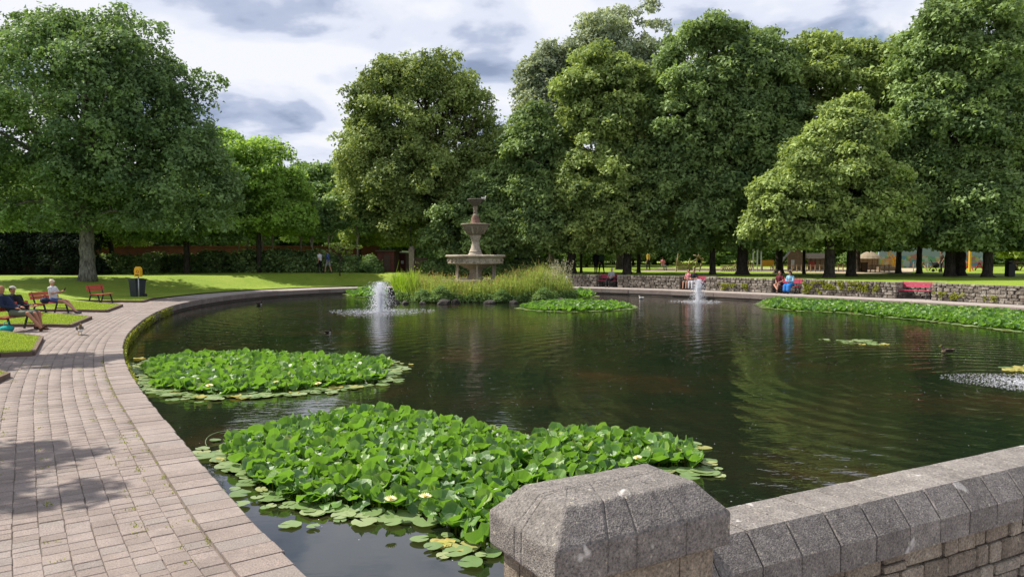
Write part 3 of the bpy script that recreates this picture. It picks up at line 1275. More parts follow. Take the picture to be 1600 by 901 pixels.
def make_tree(label, bx, by, bz, tr, ells, leaf, n_blobs, br, n_leaves, ls, seed, bark='bark', group=None, zmin=3.0, fork=None,
              nl=12, flat=.6, fr0=.5, spray=.2, name='tree', lean=0.0, flare=1.6, thin=1.0, cat='tree', under=-.45):
    """ells are world (x, y, z, rx, ry, rz)"""
    rng = np.random.default_rng(seed)
    r = random.Random(seed)
    root = empty(name, (bx, by, bz), 0, label, cat, group)
    el = [(x - bx, y - by, z - bz, rx, ry, rz) for x, y, z, rx, ry, rz in ells]
    tr *= .9
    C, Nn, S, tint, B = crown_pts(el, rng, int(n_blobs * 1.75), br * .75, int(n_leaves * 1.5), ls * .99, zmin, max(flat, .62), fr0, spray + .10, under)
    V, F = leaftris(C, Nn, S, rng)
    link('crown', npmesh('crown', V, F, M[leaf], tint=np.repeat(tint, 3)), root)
    mb = MB()
    top = max(e[2] + e[5] * .7 for e in el)
    cx_c = sum(e[0] * e[3] for e in el) / sum(e[3] for e in el)
    cy_c = sum(e[1] * e[3] for e in el) / sum(e[3] for e in el)
    fk = fork or zmin * 1.1
    tx_, ty_ = cx_c * .25 + lean, cy_c * .25
    pts, rad = [], []
    for i in range(9):
        u = i / 8
        z = -.15 + fk * u
        fl = 1 + (flare - 1) * max(0, 1 - u * 4.0) ** 2
        pts.append((lean * u * .6 + r.uniform(-.3, .3) * tr * .3, r.uniform(-.3, .3) * tr * .3, z)); rad.append(tr * fl * (1 - .15 * u))
    n2 = 7
    for i in range(1, n2 + 1):
        u = i / n2
        pts.append((pts[8][0] * (1 - u) + cx_c * u + r.uniform(-1, 1) * .2, cy_c * u + r.uniform(-1, 1) * .2, fk + (top - fk) * u))
        rad.append(tr * .85 * (1 - u) ** .8 * .8 + .03)
    mb.tube(pts, rad, 12)
    idx = list(range(len(B))); r.shuffle(idx)
    for q, k in enumerate(idx[:nl]):
        tgt = Vector(B[k])
        zs = min(fk * .85 + (top - fk) * r.uniform(0, .45), tgt.z - .4)
        zs = max(zs, fk * .75)
        u = max(0, min(1, (zs - fk) / (top - fk)))
        st = Vector((pts[8][0] * (1 - u) + cx_c * u, cy_c * u, zs))
        lp = limb(mb, st, tgt, tr * .38 * thin * (1 - .6 * u), .03, r, .10)
        for z_ in range(2):
            k2 = min(idx, key=lambda i_: (Vector(B[i_]) - lp[3 + z_]).length + r.random() * 3)
            limb(mb, lp[3 + z_], B[k2], tr * .14 * thin, .02, r, .05, 5, 4)
    mb.build('trunk', M[bark], root, smooth=True)
    return root


def E_(px, py, rx, ry, Y, dy=0.0, depth=None):
    """ellipsoid from photo measures at distance Y"""
    k = Y / FPX
    rxm, rzm = rx * k, ry * k
    return (XA(px, Y + dy), Y + dy, ZA(py, Y + dy), rxm, (depth if depth else max(rxm * .85, rzm * .6)), rzm)


def tree_px(label, bpx, Y, tr, ells, leaf, n_blobs, br, n_leaves, ls, seed, bz=.84, zmin_px=398, **kw):
    bx = XA(bpx, Y)
    zmin = ZA(zmin_px, Y) - bz
    return make_tree(label, bx, Y, bz, tr, [E_(*e[:4], Y, *(e[4:])) for e in ells], leaf, n_blobs, br, n_leaves, ls, seed, zmin=max(zmin, .6), **kw)


# --- the big tree on the left lawn
tree_px('large spreading tree with mottled grey trunk on the left lawn behind the wheelie bin', 137, 45, .50,
        [(140, 165, 150, 118), (45, 190, 130, 120), (245, 215, 85, 110), (55, 305, 120, 72), (215, 300, 60, 55), (285, 290, 68, 85), (175, 250, 110, 60, -1), (90, 105, 90, 70), (190, 100, 80, 62), (140, 85, 90, 50), (300, 210, 40, 75)],
        'leaf_left', 230, 1.2, 84000, .22, 1, bark='bark_grey', zmin_px=362, fork=3.9, nl=26, spray=.34, fr0=.35, flare=1.35, flat=.7, thin=1.25)
# --- left background
tree_px('bright yellow-green layered tree just right of the large left tree', 405, 58, .22,
        [(395, 285, 72, 62), (350, 255, 45, 42), (440, 315, 40, 38), (380, 340, 75, 40), (430, 340, 45, 30)],
        'leaf_bright', 110, 1.15, 42000, .26, 2, zmin_px=366, flat=.4, nl=10)
tree_px('dark green tree with rounded top left of the tall centre tree', 500, 74, .25,
        [(497, 315, 42, 52), (525, 345, 38, 46), (470, 345, 40, 48)], 'leaf_mid', 80, 1.3, 26000, .30, 3, zmin_px=378)
tree_px('small tree with pale clumps at the left foot of the tall centre tree', 562, 66, .16,
        [(575, 335, 42, 55), (605, 350, 38, 45), (560, 310, 30, 35)], 'leaf_lime', 80, 1.0, 26000, .26, 4, zmin_px=385)
tree_px('shaded tree under and behind the right side of the large left tree', 292, 56, .26,
        [(290, 350, 70, 45), (225, 345, 70, 50), (320, 320, 50, 60)], 'leaf_mid', 90, 1.1, 30000, .25, 5, zmin_px=378)
tree_px('shaded tree behind the trunk of the large left tree', 175, 60, .24,
        [(150, 340, 70, 52), (90, 330, 70, 60), (30, 330, 70, 60)], 'leaf_lime', 90, 1.2, 26000, .28, 6, zmin_px=385)
tree_px('tall centre lime tree with fanned dark limbs behind the fountain', 698, 62, .48,
        [(650, 185, 82, 88), (595, 240, 55, 75), (715, 235, 68, 90), (640, 290, 92, 85), (725, 320, 55, 60), (557, 245, 30, 26), (675, 135, 60, 42), (610, 150, 45, 48), (765, 230, 24, 40)],
        'leaf_centre', 230, 1.25, 84000, .25, 7, zmin_px=392, nl=46, fr0=.35, spray=.40, fork=4.2, thin=1.3, flat=.75)
tree_px('round bushy tree directly behind the stone fountain', 775, 58, .22,
        [(735, 352, 52, 44), (795, 330, 38, 72), (760, 318, 34, 44), (710, 362, 36, 34)], 'leaf_dark', 90, .95, 32000, .24, 8, zmin_px=402)
# --- right-hand group
G = 'tall park trees along the right side of the pond'
tree_px('narrow tree with drooping dark clumps just right of the fountain', 893, 57, .42,
        [(838, 260, 45, 75), (850, 330, 58, 62), (838, 225, 36, 45), (880, 330, 40, 60)], 'leaf_dark', 150, 1.05, 52000, .27, 11, zmin_px=396, flat=.5, group=G)
tree_px('pale grey-green tree rising behind the leftmost tree of the right row', 862, 74, .35,
        [(858, 175, 42, 80), (838, 160, 26, 50), (885, 140, 45, 55)], 'leaf_pale', 110, 1.35, 34000, .32, 12, zmin_px=396, group=G)
tree_px('tallest feathery grey-green tree rising behind the yellow-green domed tree', 968, 72, .4,
        [(968, 75, 58, 70), (935, 105, 45, 60), (1010, 150, 45, 80), (1000, 250, 50, 80)], 'leaf_pale', 120, 1.35, 40000, .30, 13, zmin_px=396, spray=.35, group=G)
tree_px('yellow-green tree with a dense dome of upturned clumps in the right row', 980, 55, .38,
        [(948, 165, 60, 82), (940, 255, 66, 100), (965, 325, 66, 66), (915, 320, 36, 66)], 'leaf_lime', 200, 1.0, 78000, .26, 14, zmin_px=396, flat=.5, group=G)
tree_px('broad dark tree with long drooping boughs in the middle of the right row', 1113, 54, .26,
        [(1105, 125, 88, 85), (1075, 220, 78, 105), (1140, 210, 75, 120), (1060, 315, 60, 70), (1120, 320, 70, 62)], 'leaf_dark', 230, 1.1, 92000, .27, 15, zmin_px=394, flat=.45, group=G)
tree_px('tree with thick flared black trunk right of the small right-hand jet', 1160, 53, .46,
        [(1175, 135, 55, 88), (1165, 250, 52, 100), (1205, 250, 50, 90)], 'leaf_dark', 130, 1.1, 46000, .27, 16, zmin_px=390, flare=2.1, group=G)
tree_px('rounded yellow-green tree behind the lower front tree of the right row', 1217, 56.5, .33,
        [(1290, 150, 92, 82), (1230, 190, 55, 66), (1355, 165, 58, 85), (1320, 115, 60, 48), (1250, 130, 50, 50), (1385, 150, 45, 80), (1400, 230, 40, 80)], 'leaf_lime', 190, 1.15, 66000, .28, 17, zmin_px=388, flare=2.0, flat=.5, group=G)
tree_px('lower pyramid-shaped tree in front of the right row, its left side pale and lit', 1296, 47, .38,
        [(1318, 218, 46, 52), (1300, 278, 76, 72), (1240, 325, 66, 52), (1340, 325, 70, 58), (1262, 270, 40, 40)], 'leaf_lime', 220, .95, 84000, .24, 18, zmin_px=390, flat=.5, group=G)
tree_px('tree with thick dark trunk close right of the pyramid-shaped tree', 1330, 50, .36,
        [(1385, 290, 50, 75), (1370, 345, 55, 42)], 'leaf_dark', 80, 1.0, 28000, .25, 19, zmin_px=392, group=G)
tree_px('tallest dark tree of the right row reaching beyond the top edge', 1484, 49.5, .40,
        [(1500, 75, 86, 92), (1475, 190, 82, 105), (1545, 200, 66, 110), (1450, 300, 52, 70), (1500, 320, 80, 66)], 'leaf_dark', 260, 1.15, 100000, .26, 20, zmin_px=392, group=G)
tree_px('tree with pale trunk close behind the tallest dark tree', 1500, 51, .42,
        [(1440, 160, 45, 90), (1420, 240, 45, 70)], 'leaf_dark', 70, 1.1, 26000, .27, 21, zmin_px=392, group=G)
tree_px('rightmost full tree of the row beside the park litter bin', 1543, 48, .36,
        [(1570, 290, 60, 90), (1510, 330, 55, 55), (1600, 340, 60, 50)], 'leaf_dark', 120, 1.0, 44000, .25, 22, zmin_px=392, group=G)
tree_px('tree at the right edge partly out of frame', 1665, 51, .4,
        [(1650, 130, 52, 85), (1660, 240, 80, 110)], 'leaf_dark', 110, 1.1, 32000, .28, 23, zmin_px=392, group=G)
G2 = 'smaller trees behind the right row beside the playground'
tree_px('small low-forked tree in front of the yellow playground fence', 1404, 57, .24,
        [(1400, 355, 52, 30)], 'leaf_dark', 40, .9, 12000, .25, 24, zmin_px=385, group=G2, fork=2.2, nl=10, thin=1.6)
tree_px('small low-forked tree in front of the painted mural wall', 1436, 56, .24,
        [(1442, 350, 48, 32)], 'leaf_dark', 40, .9, 12000, .25, 25, zmin_px=385, group=G2, fork=2.2, nl=10, thin=1.6)
tree_px('small bright tree beyond the litter bin at the right edge', 1587, 66, .22,
        [(1592, 368, 40, 26), (1625, 360, 35, 30)], 'leaf_acer', 40, .9, 14000, .27, 26, zmin_px=402, group=G2, fork=2.0)
tree_px('slim brown trunked tree left of the pyramid-shaped tree', 1256, 55, .13,
        [(1250, 365, 30, 22)], 'leaf_mid', 30, .8, 8000, .24, 27, zmin_px=390, group=G2)
tree_px('slim dark tree right of the pyramid-shaped tree, before the thatched playhouse', 1340, 60, .24,
        [(1345, 350, 45, 32)], 'leaf_mid', 30, .9, 9000, .26, 28, zmin_px=388, group=G2)
tree_px('slim tree standing just right of the tree by the reeds', 908, 59, .12,
        [(905, 350, 30, 30)], 'leaf_mid', 30, .8, 8000, .26, 29, zmin_px=388, group=G2)
tree_px('slim dark tree just right of the domed yellow-green tree trunk', 998, 58, .17,
        [(1000, 345, 36, 32)], 'leaf_mid', 30, .9, 9000, .26, 30, zmin_px=388, group=G2)

# --- saplings
tree_px('small pale acer with flat layered twigs on the far left lawn', 531, 55, .05,
        [(535, 386, 24, 3.0, 0, .8), (518, 384, 12, 2.2, 0, .6), (556, 385, 12, 2.2, 0, .6), (536, 395, 15, 3, 0, .7)], 'leaf_acer', 20, .17, 620, .12, 31, zmin_px=405, fork=1.0, nl=12, thin=1.5, flat=.3, cat='sapling')
ORD = 'first second third fourth fifth sixth seventh eighth ninth tenth eleventh twelfth thirteenth fourteenth fifteenth sixteenth seventeenth eighteenth nineteenth twentieth twenty-first twenty-second twenty-third twenty-fourth twenty-fifth'.split()
yr = random.Random(9)
rowx = [(374, 'leftmost'), (387, 'second from the left'), (411, 'third from the left'), (427, 'fourth from the left'), (471, 'fifth from the left'), (489, 'sixth from the left'), (515, 'seventh from the left'), (559, 'rightmost')]
for i, (px_, wd) in enumerate(rowx):
    tree_px('slim pale-stemmed young tree before the brick wall, %s' % wd, px_, 61 + yr.uniform(-.6, .6), .09,
            [(px_ + yr.uniform(-3, 3), 352, 20, 20), (px_, 330, 15, 22)], 'leaf_mid', 14, .7, 1900, .26, 40 + i, zmin_px=368, bark='bark_pale', fork=2.0, nl=4, group='young trees before the brick wall', flare=1.1)
# trees standing out of frame on the left whose shade falls on the paving
make_tree('tree standing left of the paved path whose shade falls on the pavers', -15.0, 10.5, .1, .22,
          [(-11.3, 9.5, 8.0, 1.1, .55, .7), (-12.1, 10.0, 7.6, 1.4, .8, .7), (-13.2, 9.4, 7.8, 1.6, 1.1, .9)], 'leaf_left', 40, .5, 8500, .17, 61, zmin=3, fork=4, spray=.4)
make_tree('slender tree left of the lawn bays, farther along the path', -16.4, 18.2, .2, .14,
          [(-15.3, 18.0, 6.4, 1.2, 1.1, .8)], 'leaf_left', 16, .5, 4200, .16, 62, zmin=3, fork=4, spray=.4)

# --- far trees: three meshes shared by many individuals
FARP = []
LOWZ = (.35, 1.3, .35)
for i, lf in enumerate(('leaf_mid', 'leaf_lime', 'leaf_dark')):
    rng = np.random.default_rng(300 + i); r = random.Random(300 + i)
    C, Nn, S, tint, B = crown_pts([(0, 0, 6.5, 4.2, 4.2, 4.2), (1.5, 0, 3.6, 3.6, 3.6, 3.2), (-1.6, .5, 3.4, 3.6, 3.6, 3.0)], rng, 110, 1.15, 18000, .42, LOWZ[i], .55)
    V, F = leafquads(C, Nn, S, rng)
    cm = npmesh('crown', V, F, M[lf], tint=np.repeat(tint, 4))
    mb = MB(); mb.tube([(0, 0, -.2), (.05, 0, 1.5), (0, .1, 3), (.2, 0, 6)], [.32, .24, .2, .08], 8)
    for k in range(6):
        limb(mb, (0, 0, 2 + k * .4), B[k * 7], .1, .02, r)
    tm = bpy.data.meshes.new('trunk'); tm.from_pydata([tuple(v) for v in mb.v], [], mb.f); tm.materials.append(M['bark'])
    FARP.append((cm, tm))
fr = random.Random(77)
fard = []
for k, px_ in enumerate(range(-60, 330, 62)): fard.append((px_, 72 + fr.uniform(-3, 5), .85, 'behind the dark evergreens and large left tree', k))
for k, px_ in enumerate(range(330, 860, 48)): fard.append((px_, 92 + fr.uniform(-8, 12), .95, 'beyond the brick wall', k))
for k, px_ in enumerate(range(800, 1680, 36)): fard.append((px_, 112 + fr.uniform(-10, 22), 1.0, 'beyond the playground', k))
for k, px_ in enumerate(range(700, 1680, 70)): fard.append((px_, 86 + fr.uniform(-4, 8), .62, 'between the playground and the far trees', k))
for i, (px_, Y, sc, where, kth) in enumerate(fard):
    px_ += fr.uniform(-15, 15)
    cm, tm = FARP[fr.choice((0, 0, 1, 2)) if px_ > 800 else fr.choice((0, 2, 0))]
    root = empty('tree', (XA(px_, Y), Y, .84), fr.uniform(0, 6.28), 'background tree %s, %s from the left' % (where, ORD[kth]), 'tree', 'background trees %s' % where)
    s_ = sc * fr.uniform(.85, 1.25)
    if Y > 100: s_ *= 1.2
    for nm, me in (('crown', cm), ('trunk', tm)):
        o = link(nm, me, root); o.scale = (s_, s_, s_ * fr.uniform(.9, 1.15))


# --- hedges and shrubs: shared leaf mounds
def mound_mesh(name, leaf, rx, ry, rz, n, ls, seed, br=.35):
    rng = np.random.default_rng(seed)
    C, Nn, S, tint, B = crown_pts([(0, 0, rz * .25, rx, ry, rz)], rng, int(60), br, n, ls, 0.0, .7, .55, .15, -.8)
    V, F = leafquads(C, Nn, S, rng)
    return npmesh(name, V, F, M[leaf], tint=np.repeat(tint, 4))


yew = [mound_mesh('foliage', 'leaf_yew', 1.5, 1.2, 2.9, 9000, .17, 400 + i, .5) for i in range(2)]
sh = [mound_mesh('foliage', 'leaf_dark', 1.1, .9, 1.1, 5000, .17, 410 + i, .35) for i in range(2)] + [mound_mesh('foliage', 'leaf_mid', 1.1, .9, 1.2, 5000, .17, 420, .35)]
core_m = MB(); core_m.ellip((0, 0, .1), (1, 1, 1), 12); cm_ = bpy.data.meshes.new('stem_mass'); cm_.from_pydata([tuple(v) for v in core_m.v], [], core_m.f); cm_.materials.append(M['dark_core'])


def shrub(px_, Y, me, s_, label, group, cat='shrub', name='shrub', z=.82, dims=(.45, .4, .6), sz=None):
    x = XA(px_, Y)
    root = empty(name, (x, Y, z), fr.uniform(0, 6.28), label, cat, group)
    o = link('foliage', me, root, (0, 0, -.1)); o.scale = (s_, s_, sz or s_)
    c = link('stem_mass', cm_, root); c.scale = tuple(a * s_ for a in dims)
    return root


for i, px_ in enumerate(range(-30, 130, 26)):
    shrub(px_, 53 + fr.uniform(-.5, .8), yew[i % 2], 1.0, 'very dark evergreen left of the large trunk, %s from the left' % ORD[i], 'dark evergreens at the left edge', dims=(1.1, .9, 2.4))
for i, px_ in enumerate(range(135, 232, 22)):
    shrub(px_, 55 + fr.uniform(-.5, .5), sh[i % 3], .95, 'low dark shrub behind the large left trunk, %s from the left' % ORD[i], 'low shrubs behind the large left tree')
for i, px_ in enumerate(range(238, 586, 17)):
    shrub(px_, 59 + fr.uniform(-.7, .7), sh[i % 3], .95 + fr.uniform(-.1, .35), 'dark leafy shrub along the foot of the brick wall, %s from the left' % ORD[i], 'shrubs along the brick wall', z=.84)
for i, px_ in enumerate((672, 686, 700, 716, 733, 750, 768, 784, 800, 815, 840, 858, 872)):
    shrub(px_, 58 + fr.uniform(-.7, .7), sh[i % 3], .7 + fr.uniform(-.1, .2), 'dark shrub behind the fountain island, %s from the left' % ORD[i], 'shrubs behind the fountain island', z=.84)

# ------------------------------------------------------------------ water lilies
def lily_mesh(seed, sect=12, cup=.3, fold=.2, wave=.05, mat='lily_leaf', stand=False):
    r = random.Random(seed)
    V = [(0, 0, 0)]
    notch = .20
    angs = [notch + (2 * PI - 2 * notch) * i / sect for i in range(sect + 1)]
    ph = r.uniform(0, 6)
    for rad_ in (.27, .5):
        for i, a in enumerate(angs):
            rr_ = rad_ * (1 + (.05 * math.sin(3 * a + ph) if rad_ > .3 else 0))
            if rad_ > .3 and i in (0, sect): rr_ *= .93
            x, y = rr_ * math.cos(a), rr_ * math.sin(a)
            z = cup * rr_ * rr_ * 2 + fold * abs(y) * rr_ * 1.5 + (wave * math.sin(4 * a + ph) + wave * .6 * math.sin(7 * a + ph * 2)) * (rr_ / .5) ** 2
            V.append((x, y, z))
    F = []
    n = sect + 1
    for i in range(sect):
        F.append((0, 1 + i, 2 + i, 0))
        F.append((1 + i, 1 + n + i, 2 + n + i, 2 + i))
    return np.array(V), F, mat


def lily_data(v, name='leaf'):
    V, F, mat = v
    me = bpy.data.meshes.new(name)
    me.from_pydata([tuple(p) for p in V], [], [f[:3] if f[0] == f[3] else f for f in F])
    me.polygons.foreach_set('use_smooth', [mat != 'lily_leaf'] * len(me.polygons))
    me.materials.append(M[mat])
    at = me.attributes.new('rad', 'FLOAT', 'POINT'); at.data.foreach_set('value', (np.hypot(V[:, 0], V[:, 1]) * 2).astype(np.float32))
    return me


UPV = [lily_mesh(500 + i, 12, c, f, w) for i, (c, f, w) in enumerate(((.5, .3, .05), (.8, .15, .09), (.15, 1.0, .05), (.25, .1, .05), (.3, .6, .10), (-.3, .3, .06), (.1, 1.2, .05), (.1, .45, .03)))]
PADV = [lily_mesh(520 + i, 14, .02, .0, w, 'lily_pad') for i, w in enumerate((.008, .015, .022))]
YELV = [lily_mesh(530 + i, 14, .03, .02, .03, 'lily_yellow') for i in range(2)]
LOWV = [lily_mesh(540 + i, 6, .5, .3, .08) for i in range(4)] + [lily_mesh(545, 6, .05, 0, .01)]
UPM = [lily_data(v) for v in UPV]; PADM = [lily_data(v) for v in PADV]; YELM = [lily_data(v) for v in YELV]


def flower_mesh(n=16):
    mb = MB()
    for layer, (k, el, L) in enumerate(((n, .35, .5), (n - 4, .8, .42), (8, 1.2, .32))):
        for i in range(k):
            a = 2 * PI * (i + layer * .5) / k
            d = Vector((math.cos(a) * math.cos(el), math.sin(a) * math.cos(el), math.sin(el)))
            w = Vector((-math.sin(a), math.cos(a), 0)) * .075
            m = d * L * .55
            mb.add([d * .03, m + w, d * L, m - w], [(0, 1, 2, 3)])
    mb.ellip((0, 0, .1), (.11, .11, .09), 8, 1)
    me = bpy.data.meshes.new('flower'); me.from_pydata([tuple(v) for v in mb.v], [], mb.f)
    me.materials.append(M['petal']); me.materials.append(M['petal_core']); me.polygons.foreach_set('material_index', mb.m)
    return me


FLM = flower_mesh()


def edgedist(x, y, poly):
    best = 1e9
    for i in range(len(poly)):
        ax, ay = poly[i - 1]; bx, by = poly[i]
        dx, dy = bx - ax, by - ay
        t_ = max(0, min(1, ((x - ax) * dx + (y - ay) * dy) / (dx * dx + dy * dy + 1e-9)))
        best = min(best, math.hypot(x - ax - t_ * dx, y - ay - t_ * dy))
    return best


def lily_patch(label, polypx, spacing, size, seed, n_ind, rise=.2, padband=.35, low=False, flowers=(), yellow=0.03, pads=.6, group='water lily patches on the pond', layers=2, edgej=.0):
    r = random.Random(seed)
    poly = [W(px_, py_, -.35) for px_, py_ in polypx]
    xs = [p[0] for p in poly]; ys = [p[1] for p in poly]
    cx0, cy0 = sum(xs) / len(xs), sum(ys) / len(ys)
    root = empty('water_lily_patch', (cx0, cy0, -.35), 0, label, 'water lilies', group)
    items = []
    for lay in range(layers):
        x = min(xs) - .2
        while x < max(xs) + .2:
            y = min(ys) - .2
            while y < max(ys) + .2:
                qx, qy = x + r.uniform(-.5, .5) * spacing, y + r.uniform(-.5, .5) * spacing
                y += spacing
                ins = inpoly(qx, qy, poly)
                if not ins and r.random() > edgej: continue
                e = edgedist(qx, qy, poly)
                if not ins and e > .3: continue
                nz = noise.noise(Vector((qx * .9, qy * .9, seed)))
                e2 = e + nz * padband * .8 if ins else 0
                s_ = size * r.uniform(.5, 1.38)
                if e2 < padband * .9:
                    if padband < 3 and e < .1 and r.random() < .25: continue
                    kind = 'yel' if r.random() < yellow * (3 if e2 < padband else 1) else 'pad'
                    if (lay == 1 and r.random() > pads) or (not ins and r.random() < .4): continue
                    items.append((qx, qy, -.338 + r.uniform(0, .014) + lay * .01, s_ * 1.05, r.uniform(-.05, .05), r.uniform(-.05, .05), r.uniform(0, 6.28), kind))
                else:
                    u = min(1, (e2 - padband * .5) / .9)
                    z = -.30 + rise * (.35 + .65 * u) * r.uniform(.6, 1.05) * (1 if lay else .45)
                    items.append((qx, qy, z, s_, r.gauss(0, .40), r.gauss(-.10, .40), r.uniform(0, 6.28), 'up'))
            x += spacing
    items.sort(key=lambda i: (i[7] == 'pad' and i[2] < -.331, math.hypot(i[0], i[1])) if False else math.hypot(i[0], i[1]) - (i[2] + .34) * 6)
    mats_ = {'up': (UPM, UPV), 'pad': (PADM, PADV), 'yel': (YELM, YELV)}
    acc = {}
    sV, sF = [], []
    for i, (x, y, z, s_, ax, ay, az, kind) in enumerate(items):
        x -= cx0; y -= cy0; z += .35
        rot = Matrix.Rotation(ay, 3, 'Y') @ Matrix.Rotation(ax, 3, 'X') @ Matrix.Rotation(az, 3, 'Z')
        if i < n_ind:
            o = bpy.data.objects.new('leaf', r.choice(mats_[kind][0]))
            COL.objects.link(o); o.parent = root
            o.matrix_local = Matrix.Translation((x, y, z)) @ rot.to_4x4() @ Matrix.Diagonal((s_, s_, s_, 1))
        else:
            if low: v, f, mt = (LOWV[r.randrange(4)] if kind == 'up' else LOWV[4]); mt = 'lily_leaf' if kind == 'up' else 'lily_pad'
            else: v, f, mt = r.choice(mats_[kind][1])
            A = acc.setdefault(mt, [[], [], [], 0, []])
            P = (v * s_) @ np.array(rot).T + np.array((x, y, z))
            A[0].append(P); A[1] += [[q + A[3] for q in ff] for ff in f]; A[2].append(np.full(len(v), r.random())); A[3] += len(v); A[4].append(np.hypot(v[:, 0], v[:, 1]) * 2)
        if kind == 'up' and not low:
            b = len(sV)
            for k in range(3):
                a = k * 2.1
                sV.append((x + .006 * math.cos(a), y + .006 * math.sin(a), z)); sV.append((x * .995 + .006 * math.cos(a), y * .995 + .006 * math.sin(a), -.02))
            for k in range(3):
                k2 = (k + 1) % 3; sF.append((b + 2 * k, b + 2 * k + 1, b + 2 * k2 + 1, b + 2 * k2))
    for mt, A in acc.items():
        me = bpy.data.meshes.new('leaves')
        allv = np.concatenate(A[0])
        me.from_pydata([tuple(p) for p in allv], [], [f[:3] if f[0] == f[3] else f for f in A[1]])
        me.polygons.foreach_set('use_smooth', [mt != 'lily_leaf'] * len(me.polygons))
        at = me.attributes.new('rad', 'FLOAT', 'POINT'); at.data.foreach_set('value', np.concatenate(A[4]).astype(np.float32))
        at = me.attributes.new('tint', 'FLOAT', 'POINT'); at.data.foreach_set('value', np.concatenate(A[2]).astype(np.float32))
        me.materials.append(M[mt])
        tag(link('leaves', me, root), kind='stuff')
    if sV:
        tag(link('stalks', npmesh('stalks', sV, sF, M['moss']), root), kind='stuff')
    for (fx, fy, fs, fz) in flowers:
        x, y = W(fx, fy, fz)
        o = link('flower', FLM, root, (x - cx0, y - cy0, fz + .35)); o.scale = (fs, fs, fs * .9); o.rotation_euler = (r.uniform(-.2, .2), r.uniform(-.2, .2), r.uniform(0, 6))
    return root


lily_patch('large near patch of upright glossy lily leaves with two yellow flowers behind the pillar',
           [(338, 718), (345, 697), (385, 684), (430, 672), (500, 655), (560, 648), (620, 650), (690, 658), (760, 676), (800, 690), (850, 682), (900, 678), (960, 683), (1040, 690), (1085, 702), (1118, 728), (1128, 742), (1040, 738),
            (960, 752), (860, 790), (800, 860), (770, 872), (722, 872), (690, 838), (640, 812), (575, 812), (490, 808), (430, 792), (390, 765), (350, 735)],
           .145, .205, 1, 300, rise=.17, padband=.19, edgej=.25, flowers=[(610, 781, .15, -.13), (664, 777, .16, -.12), (996, 716, .13, -.16)], yellow=.008, pads=.7)
lily_patch('middle left patch of lily leaves against the curved pond edge',
           [(206, 592), (204, 575), (235, 560), (300, 556), (400, 556), (480, 560), (560, 560), (610, 565), (632, 575), (622, 588), (610, 598), (560, 606), (520, 612), (470, 618), (400, 624), (330, 626), (262, 619), (218, 612)],
           .165, .22, 2, 300, rise=.11, padband=.42, edgej=.2, flowers=[(432, 598, .17, -.17), (327, 603, .17, -.17), (525, 583, .17, -.2), (497, 600, .16, -.2), (560, 588, .16, -.22), (596, 577, .16, -.25), (545, 566, .16, -.2), (612, 570, .15, -.26)], yellow=.02)
lily_patch('long bank of lily leaves along the far right footpath',
           [(1178, 475), (1200, 470), (1300, 474), (1400, 479), (1500, 485), (1600, 492), (1700, 500), (1700, 530), (1600, 521), (1540, 514), (1450, 503), (1380, 496), (1310, 489), (1250, 487), (1195, 482)],
           .19, .24, 3, 0, rise=.17, padband=.45, low=True)
lily_patch('flat lily patch right of the reeds island',
           [(806, 482), (830, 476), (880, 474), (940, 475), (990, 478), (996, 482), (960, 486), (900, 488), (840, 487)],
           .18, .24, 4, 0, rise=.14, padband=.3, low=True)
lily_patch('lily patch in the gap between the left lawn and the reeds island',
           [(536, 459), (560, 455), (600, 454), (620, 460), (590, 465), (545, 464)], .3, .34, 5, 0, rise=.22, padband=.3, low=True)
lily_patch('lily patch behind the right end of the reeds island',
           [(880, 462), (900, 458), (925, 459), (935, 464), (905, 467)], .3, .34, 6, 0, rise=.3, padband=.2, low=True)
lily_patch('small raft of flat pale lily pads alone in the middle of the right water',
           [(1310, 533), (1345, 530), (1380, 534), (1390, 539), (1350, 540), (1320, 537)], .22, .24, 7, 60, rise=.02, padband=5, layers=1)
lily_patch('few flat lily pads just left of the small raft of pale pads',
           [(1272, 531), (1290, 530), (1308, 532), (1290, 534)], .22, .2, 8, 20, rise=.02, padband=5, layers=1)
lily_patch('yellowing lily pads beside the splash at the right edge',
           [(1560, 576), (1590, 572), (1640, 574), (1640, 584), (1580, 581)], .17, .24, 9, 60, rise=.02, padband=5, layers=1, yellow=.22)
lily_patch('loose yellow-brown lily leaves drifting off the left tip of the near patch',
           [(305, 717), (340, 712), (352, 722), (318, 730)], .2, .14, 10, 20, rise=.02, padband=5, layers=1, yellow=.7)
lily_patch('single flat yellow pad floating beside the near patch left of the pillar',
           [(680, 845), (705, 842), (710, 856), (684, 858)], .12, .15, 12, 4, rise=.02, padband=5, layers=1, yellow=1)
# ------------------------------------------------------------------ island with reeds
IX, IY, IRX, IRY = -1.75, 44.7, 5.55, 3.75
rng = np.random.default_rng(5)
ri = random.Random(21)
V, F = [], []
RN, AN = 8, 40
for i in range(RN + 1):
    u = i / RN
    for k in range(AN):
        a = 2 * PI * k / AN
        w = 1 + .06 * math.sin(3 * a + 1) + .04 * math.sin(7 * a)
        V.append((IX + IRX * w * u * math.cos(a), IY + IRY * w * u * math.sin(a), -.45 + .75 * (1 - u ** 3)))
for i in range(RN):
    for k in range(AN):
        k2 = (k + 1) % AN
        F.append((i * AN + k, (i + 1) * AN + k, (i + 1) * AN + k2, i * AN + k2))
tag(link('island', npmesh('island', V, F, M['soil'])), kind='structure')


def islz(x, y):
    u = min(1, math.hypot((x - IX) / IRX, (y - IY) / IRY)); return -.45 + .75 * (1 - u ** 3)


